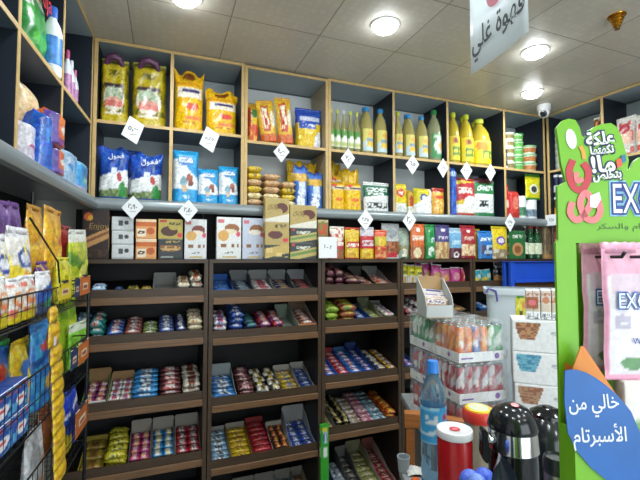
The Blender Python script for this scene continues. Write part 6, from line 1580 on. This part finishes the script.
# translucent dark blue scoop standing up
t = thing('plastic_scoop', 'dark translucent plastic scoop standing in front of the vacuum jug', 'scoop')
a0, _ = CF.pix(505, 470, .80)
zt_ = CF.pix(501, 452, .80)[1]-CZ
V = []; Fc = []; n = 12
for s in (0, 1):
    for j in range(n+1):
        v = j/n; hw = .028*(1 if v < .7 else math.sqrt(max(0, 1-((v-.7)/.3)**2)))+.001
        for i in range(n+1):
            x = (i/n*2-1)*hw; V.append((x-.012*v, (.02*(i/n*2-1)**2)*-1+s*.0015, v*zt_))
k = (n+1)*(n+1)
for j in range(n):
    for i in range(n):
        a = j*(n+1)+i; Fc.append((a, a+1, a+n+2, a+n+1)); Fc.append((k+a+1, k+a, k+a+n+1, k+a+n+2))
obj('scoop_blade', mesh('scoop_blade', V, Fc, mat('#4a5570', .12, trans=.5, var=.05), None, True), t)
obj('grip', MB().tube([(0, 0.004, .0), (0, .008, .03), (-.002, .006, .06)], .006, 10).me('grip', mat('#39435a', .3), True), t)
CF.put(t, a0, .80, CZ)

# ------------------------------------------------------------------ green chewing gum display
ZD = .56
green = mat('#70b41a', .38, var=.03); greend = mat('#66a818', .42, var=.03)
t = thing('gum_display', 'bright green chewing gum counter display with shaped header and hanging pink bags', 'display stand')
PX = [(566, 640), (560, 400), (558.5, 240), (557.5, 186), (566, 181.5), (561, 163), (558.5, 141), (556.5, 128), (562.5, 120.5), (569, 118.5), (575.5, 120), (579.5, 127), (582, 136), (586, 139), (588, 131), (594, 127), (602, 124), (611, 123), (617, 127), (621.5, 136), (625, 149),
      (629, 160), (627.5, 170), (631, 168), (634.5, 161), (640, 157), (660, 152), (690, 152), (712, 160), (722, 185), (722, 240)]
hd = [CF.pix(u, v, ZD) for u, v in PX]
base_z = CZ
x0 = CF.pix(560, 400, ZD)[0]; x1 = CF.pix(722, 400, ZD)[0]
ztopband = CF.pix(600, 243, ZD)[1]
outline = [(x0, base_z)]+[(a, z) for (u, v), (a, z) in zip(PX, hd) if 185 > v or v in (186, 240)]
outline = [(x0, ztopband)]+[p for p in outline[1:] if p[1] > ztopband+.0005]+[(x1, ztopband)]
bd = MB().prism(outline, ZD, ZD+.005)
obj('header_board', bd.me('header_board', green), t)
wf = CF.pix(578.5, 330, ZD)[0]-x0
obj('side_flange', MB().box(x0, x0+wf, ZD, ZD+.005, base_z, ztopband).me('side_flange', green), t)
obj('side_flange', MB().box(x1-wf, x1, ZD, ZD+.005, base_z, ztopband).me('side_flange', green), t)
for x in (x0+.022, x1-.026): obj('side_panel', MB().box(x, x+.004, ZD+.005, ZD+.036, base_z, ztopband).me('side_panel', green), t)
obj('back_panel', MB().box(x0+.026, x1-.026, ZD+.032, ZD+.036, base_z+.0101, ztopband).me('back_panel', green), t)
obj('base_panel', MB().box(x0+.026, x1-.026, ZD-.02, ZD+.036, base_z, base_z+.01).me('base_panel', greend), t)
# printed header: white glove, swirl of pink, lettering
white = mat('#eef2f4', .4, var=0); blue = mat('#1f3f8f', .4, var=.04); dark = mat('#22334a', .4, var=0); pink = mat('#e07a7c', .4, var=.08); redm = mat('#b8303a', .4, var=.08); lightb = mat('#8fc8e8', .4, var=0)
def dp(u, v, y=ZD): return CF.pix(u, v, y)
def flat(poly, nm, m, y, par, th=.0005):
    return obj(nm, MB().prism([dp(u, v, y) for u, v in poly][::-1], y-th, y).me(nm, m), par)
def ribbon(path, wid, nm, m, y, par, th=.0005):
    P = [Vector(dp(u, v, y)) for u, v in path]; L = []; R_ = []
    for i, p in enumerate(P):
        d = (P[min(i+1, len(P)-1)]-P[max(i-1, 0)]).normalized(); nrm = Vector((-d.y, d.x))
        w = (wid[i] if isinstance(wid, (list, tuple)) else wid)*ZD/400/2
        L.append(p+nrm*w); R_.append(p-nrm*w)
    b = MB(); k = len(P)
    for yy in (y-th, y):
        b.V += [(q.x, yy, q.y) for q in L]+[(q.x, yy, q.y) for q in R_]
    for i in range(k-1):
        b.F.append((i, i+1, k+i+1, k+i)); b.F.append((2*k+i+1, 2*k+i, 3*k+i, 3*k+i+1))
        b.F.append((i+1, i, 2*k+i, 2*k+i+1)); b.F.append((k+i, k+i+1, 3*k+i+1, 3*k+i))
    b.F.append((0, k, 3*k, 2*k)); b.F.append((k-1, 3*k-1, 4*k-1, 2*k-1))
    return obj(nm, b.me(nm, m), par)
pr_ = t
def smooth_path(p, n=6):
    o = []
    for i in range(len(p)-1):
        p0, p1, p2, p3 = p[max(i-1, 0)], p[i], p[i+1], p[min(i+2, len(p)-1)]
        for j in range(n):
            s = j/n
            o.append(tuple(.5*((2*p1[k])+(-p0[k]+p2[k])*s+(2*p0[k]-5*p1[k]+4*p2[k]-p3[k])*s*s+(-p0[k]+3*p1[k]-3*p2[k]+p3[k])*s**3) for k in (0, 1)))
    o.append(p[-1]); return o
yA, yB, yC = ZD-.0006, ZD-.0012, ZD-.0018
# plain candy swirl instead of the printed figure
ribbon(smooth_path([(572, 202), (570, 213), (577, 220), (586, 212), (591, 200), (585, 193), (580, 203), (585, 217), (594, 220), (600, 212), (598, 200)]), 6.5, 'printed_ribbon', pink, yB, pr_)
ribbon(smooth_path([(573, 160), (569, 172), (573, 186), (581, 190), (587, 182), (588, 171), (583, 163)]), 7, 'printed_ribbon', redm, yA, pr_)
ribbon(smooth_path([(576, 172), (577, 181), (583, 179)]), 5, 'printed_ribbon', pink, yB, pr_)
flat([(590, 196), (599, 192), (601, 199), (596, 208), (590, 207)], 'printed_shape', white, yC, pr_)
flat([(571+5.2*math.cos(q*PI/9)+1.6*math.sin(q*PI/9), 139-10*math.sin(q*PI/9)*-1) for q in range(18)], 'printed_shape', white, yA, pr_)
ribbon(smooth_path([(580, 146), (583, 152), (584, 159)]), 4, 'printed_shape', mat('#d89a3a', .4), yA, pr_)
# slogan in white letters with a dark edge
slog = [('علكة', 600, 138, 29, 14), ('نكهتها', 602, 150.5, 24, 11), ('ما!', 603, 163.5, 24, 18), ('بتخلص', 607, 175.5, 29, 12)]
ppm = ZD/400
for tx, u, v, w, h in slog:
    a, z = dp(u, v, yB)
    text_obj(arabic(tx), pr_, a, yA, z, mat('#20344a', .4, var=0), width=(w+4)*ppm, height=(h+4)*ppm, bold=.11, ry=-.10)
    text_obj(arabic(tx), pr_, a, yB-.0002, z, white, width=w*ppm, height=h*ppm, bold=.035, ry=-.10)
flat([(616, 160), (621, 158), (622, 166), (617, 168)], 'printed_shape', mat('#d8583a', .4), yC, pr_)
flat([(621, 156), (625, 154), (626, 161), (622, 163)], 'printed_shape', mat('#2f6a9a', .4), yC, pr_)
# EXCEL wordmark runs out of the frame
a, z = dp(611.5, 198.5, yA)
for wq, hq, bq, mm, yy in ((70, 37, .10, lightb, yA), (67, 34, .075, blue, yB), (64, 30, .0, white, yC)):
    tm = text_mesh('EXCEL', width=wq*ppm, height=hq*ppm, bold=bq)
    obj('lettering', mesh('lettering', tm[0], tm[1], mm, smooth=False), pr_, (a+33*ppm, yy-.0001, z))
a, z = dp(638, 227, yA)
text_obj(arabic('خالي من الأسبرتام والسكر'), pr_, a+10*ppm+.012, yA, z, mat('#2f5a2a', .45, var=0), width=120*ppm, height=10*ppm)
# lower front with the blue leaf
ZL = ZD-.03
lowpts = [(562, 640), (565, 452), (575, 470), (590, 486), (612, 496), (722, 520), (722, 640)]
fr_z = CF.pix(600, 372, ZL)[1]
tray_x0 = x0
obj('tray_front', MB().box(tray_x0, x1, ZL, ZL+.004, base_z, CF.pix(600, 432, ZL)[1]).me('tray_front', green), t)
obj('tray_end', MB().box(tray_x0, tray_x0+.004, ZL+.004, ZD-.0005, base_z, CF.pix(600, 432, ZL)[1]).me('tray_end', green), t)
leaf = [(564, 371), (570, 369.2), (577, 369.8), (586, 372.5), (595, 377.5), (604, 384), (613, 391.5), (622, 401), (630, 411), (639, 432), (645, 450), (650, 480), (650, 505), (640, 502), (624, 494), (606, 480), (590, 467), (576, 450.5), (567, 432), (563.5, 400)]
lf = flat(leaf, 'leaf_sign', mat('#1d62ac', .4, var=.10, scale=14), ZL-.001, t, .002)
def ltxt(tx, u, v, w, h, ry):
    a, z = dp(u, v, ZL-.0035); p = ZL/400
    text_obj(arabic(tx), lf, a, ZL-.0035, z, mat('#dfe6ea', .4, var=0), width=w*p, height=h*p, bold=.012, ry=ry)
ltxt('خالي من', 594, 406, 49, 22, -.05)
ltxt('الأسبرتام', 600, 437, 52, 25, -.03)
# hooks and bags
hk = mat('#33363a', .35, .6)
for u in (603, 622, 690):
    a, z = dp(u, 257, ZD); obj('hook', MB().tube([(a, ZD+.032, z), (a, ZD-.035, z), (a, ZD-.04, z+.006)], .0022, 8).me('hook', hk, True), t)
t.rotation_euler = (0, 0, CF.psi)
gp_ = Print('#e3e0e6', ('s', .80, 1, '#e6adc2'), ('r', 0, 0, .07, 1, '#e2a0ba'), ('r', .93, 0, 1, 1, '#e2a0ba'), ('s', 0, .04, '#e2a0ba'), ('r', .12, .66, .9, .80, '#d7c3cf'), ('e', .75, .40, .16, .09, '#e6a08a'), ('t', .14, .40, .36, .5, '#b8b4c4', 2), ('e', .42, .13, .2, .05, '#6a9a6a'), ('e', .6, .13, .08, .03, '#d8606a'))
def gumbag(u0, u1, vt, vb, zc, lab):
    a0, _ = CF.pix(u0, 300, zc); a1, _ = CF.pix(u1, 300, zc); zt, zb = CF.pix((u0+u1)/2, vt, zc)[1], CF.pix((u0+u1)/2, vb, zc)[1]
    t = thing('gum_bag', lab, 'bag of gum'); w, h = a1-a0, zt-zb
    obj('pouch', pouch_mesh(w, h-.008, .014, gp_, 3, 'pillow', 40, 60, crumple=.006, m=CARD), t)
    obj('top_seal', seal_mesh(w, .014, '#e8a4bc', 2), t, (0, 0, h-.014))
    y = -.0085
    tm = text_mesh('EXCEL', width=w*.70, height=h*.135, bold=.06)
    obj('lettering', mesh('lettering', tm[0], tm[1], mat('#2f62a8', .35, var=0), smooth=False), t, (w*.02, y, h*.58))
    tm = text_mesh('EXCEL', width=w*.665, height=h*.11, bold=.0)
    obj('lettering', mesh('lettering', tm[0], tm[1], mat('#e6f0f6', .35, var=0), smooth=False), t, (w*.02, y-.0006, h*.58))
    text_obj('WHITE', t, w*.08, y, h*.29, mat('#2f5a9a', .4, var=0), width=w*.42)
    CF.put(t, (a0+a1)/2, zc, zb)
gumbag(582, 640, 243.5, 371, .575, 'pink and white bag of gum hanging behind, nearer the flange')
gumbag(602, 668, 243, 380, .545, 'pink and white bag of gum hanging in front of its twin')
# orange and white gum cartons in the tray
def gbox(u0, u1, vt, zc, rz, c, lab, d=.022):
    a0, _ = CF.pix(u0, 400, zc); a1, _ = CF.pix(u1, 400, zc); zt = CF.pix((u0+u1)/2, vt, zc)[1]
    t = thing('gum_box', lab, 'box'); w = a1-a0; h = zt-(base_z+.0105)
    obj('box_body', carton_mesh(w, h, d, c, r=.001), t)
    obj('tuck_flap', MB().box(-w/2+.002, w/2-.002, -d/2+.002, d/2-.002, h-.0005, h+.001).me('tuck_flap', CARD, col=tuple(c.base)), t)
    CF.put(t, (a0+a1)/2, zc, base_z+.0105, rz=rz)
a, z = CF.pix(580, 346, ZL+.012); zb2 = base_z+.0105
t = thing('gum_carton', 'orange cut-away gum carton standing behind the blue leaf sign', 'box')
xa, xb, xc = CF.pix(571, 372, ZL+.012)[0], a, CF.pix(618, 398, ZL+.012)[0]
zl, zr = CF.pix(571, 372, ZL+.012)[1], CF.pix(618, 398, ZL+.012)[1]
obj('box_front', MB().prism([(xa, zb2), (xc, zb2), (xc, zr), (xb+.004, z), (xb, z), (xa, zl)], ZL+.010, ZL+.012).me('box_front', mat('#d88430', .45, var=.06)), t)
obj('box_back', MB().prism([(xa, zb2), (xc, zb2), (xc, zr+.004), (xa, zl+.01)], ZL+.0235, ZL+.025).me('box_back', mat('#c9762a', .5, var=.06)), t)
for x in (xa, xc-.002): obj('box_side', MB().box(x, x+.002, ZL+.012, ZL+.0235, zb2, min(zl, zr)).me('box_side', mat('#cf7c2c', .5)), t)
t.rotation_euler = (0, 0, CF.psi)
wg = Print('#dcd8d0', ('d', -.5, .5, .8, '#d88a4a'), ('n', 6, '#e6e2da', .3, 2), ('r', .5, .6, .9, .9, '#7aa860'))
gbox(619, 640, 380, .5468, .0, wg, 'white gum box with orange stripe in the display\'s tray')
gbox(641, 662, 383, .5468, .0, wg, 'white gum box in the display\'s tray, reaching out of view')

# ------------------------------------------------------------------ hanging paper sign, camera dome, gold lamp holder
zb_ = 2.17
def onz(u, v, z):
    d = ray(u, v); k = (z-EYE)/d[2]; return Vector((d[0]*k, d[1]*k))
o2, q2 = onz(471, 75, zb_), onz(528.5, 31, zb_)
HF = Frame(o2.x, o2.y, math.atan2(q2.y-o2.y, q2.x-o2.x))
wd_ = (q2-o2).length
t = thing('hanging_sign', 'white paper sign with black handwritten Arabic words hanging from the ceiling', 'sign')
hh = .30
n = 10; V = []; Fc = []
for s in (0, 1):
    for j in range(2):
        for i in range(n+1):
            V.append((wd_*i/n, s*.0006+.006*math.sin(PI*i/n), zb_+hh*j))
k = n+1
for i in range(n):
    Fc += [(i, i+1, k+i+1, k+i), (2*k+i+1, 2*k+i, 3*k+i, 3*k+i+1), (k+i, k+i+1, 3*k+i+1, 3*k+i), (i+1, i, 2*k+i, 2*k+i+1)]
Fc += [(0, k, 3*k, 2*k), (n, 2*k+n, 3*k+n, k+n)]
obj('paper', mesh('paper', V, Fc, SHEET, None, True), t)
text_obj(arabic('قهوة غلي'), t, wd_*.50, -.0012, zb_+hh*.25, ink, width=wd_*.92, height=hh*.33, bold=.015, name='handwriting')
M = Matrix.Translation((wd_*.5, -.001, zb_+hh*.60)) @ Matrix.Rotation(PI/2, 4, 'X')
obj('pink_mark', MB().lathe([(.0001, 0), (.038, 0)], 24, cap=False, M=M).me('pink_mark', mat('#e08a9a', .5, var=.1)), t)
for x in (.012, wd_-.012): obj('string', MB().tube([(x, .001, zb_+hh-.004), (x, .001, ZC)], .0008, 5).me('string', mat('#c8c8c4', .6), True), t)
t.location = (HF.o[0], HF.o[1], 0); t.rotation_euler = (0, 0, HF.psi)

cx, cy = 2.86, 2.33
t = thing('security_camera', 'small white dome security camera on the ceiling in the corner', 'security camera')
wpl = mat('#dfe2e4', .35, var=.03)
obj('mount', MB().lathe([(.05, ZC), (.05, ZC-.035), (.044, ZC-.045)][::-1], 24).me('mount', wpl, True), t)
ctr = Vector((0, 0, ZC-.062)); aim = (Vector((.6, .9, 1.5))-Vector((cx, cy, ZC-.06))).normalized()
b = MB().lathe([(.042*math.cos(q*PI/12), ZC-.062+.042*math.sin(q*PI/12)) for q in range(-6, 7)], 24)
e = obj('eyeball', b.me('eyeball', wpl, True), t)
Mx = Matrix.Translation(ctr+aim*.036) @ aim.to_track_quat('Z', 'Y').to_matrix().to_4x4()
obj('camera_lens', MB().lathe([(.026, -.004), (.026, .004), (.02, .008), (.004, .009)], 20, M=Mx).me('camera_lens', mat('#15171c', .1, spec=.7), True), e)
t.location = (cx, cy, 0)

gx, gy = 2.143, 1.313
t = thing('lamp_holder', 'ribbed gold ceiling fitting without a lamp, near the ceiling\'s edge', 'ceiling fitting')
gold = mat('#b07a18', .25, .85, var=.2, scale=40)
prf = []
R0 = .036
for k in range(5):
    rr = R0*(1.0-.13*k); z = ZC-.012*k
    prf += [(rr, z), (rr*1.0, z-.009), (rr*.86, z-.0105)]
obj('ribbed_cup', MB().lathe(prf[::-1], 24).me('ribbed_cup', gold, True, angle=25), t)
obj('ceiling_plate', MB().lathe([(R0*1.12, ZC-.004), (R0*1.15, ZC)], 24).me('ceiling_plate', gold, True), t)
obj('socket', MB().lathe([(R0*.34, ZC-.072), (R0*.38, ZC-.056)], 16).me('socket', mat('#6a4a14', .4, .5), True), t)
t.location = (gx, gy, 0)

# ------------------------------------------------------------------ world, camera, colour
w = bpy.data.worlds.new('room_air'); SC.world = w; w.use_nodes = True
w.node_tree.nodes['Background'].inputs['Color'].default_value = (.6, .68, .75, 1)
w.node_tree.nodes['Background'].inputs['Strength'].default_value = .05
cam = bpy.data.cameras.new('camera'); cam.sensor_width = 36; cam.lens = 36*FPX/640; cam.clip_start = .02
co = bpy.data.objects.new('camera', cam); COL.objects.link(co)
co.location = (0, 0, EYE); co.rotation_euler = (PI/2+PITCH, 0, -YAW)
SC.camera = co
vs = SC.view_settings
vs.view_transform = 'Standard'; vs.look = 'None'; vs.gamma = 1; vs.use_curve_mapping = False
vs.exposure = 0.0
SC.cycles.max_bounces = 8; SC.cycles.transparent_max_bounces = 16; SC.cycles.use_denoising = True
SC.cycles.sample_clamp_indirect = 6
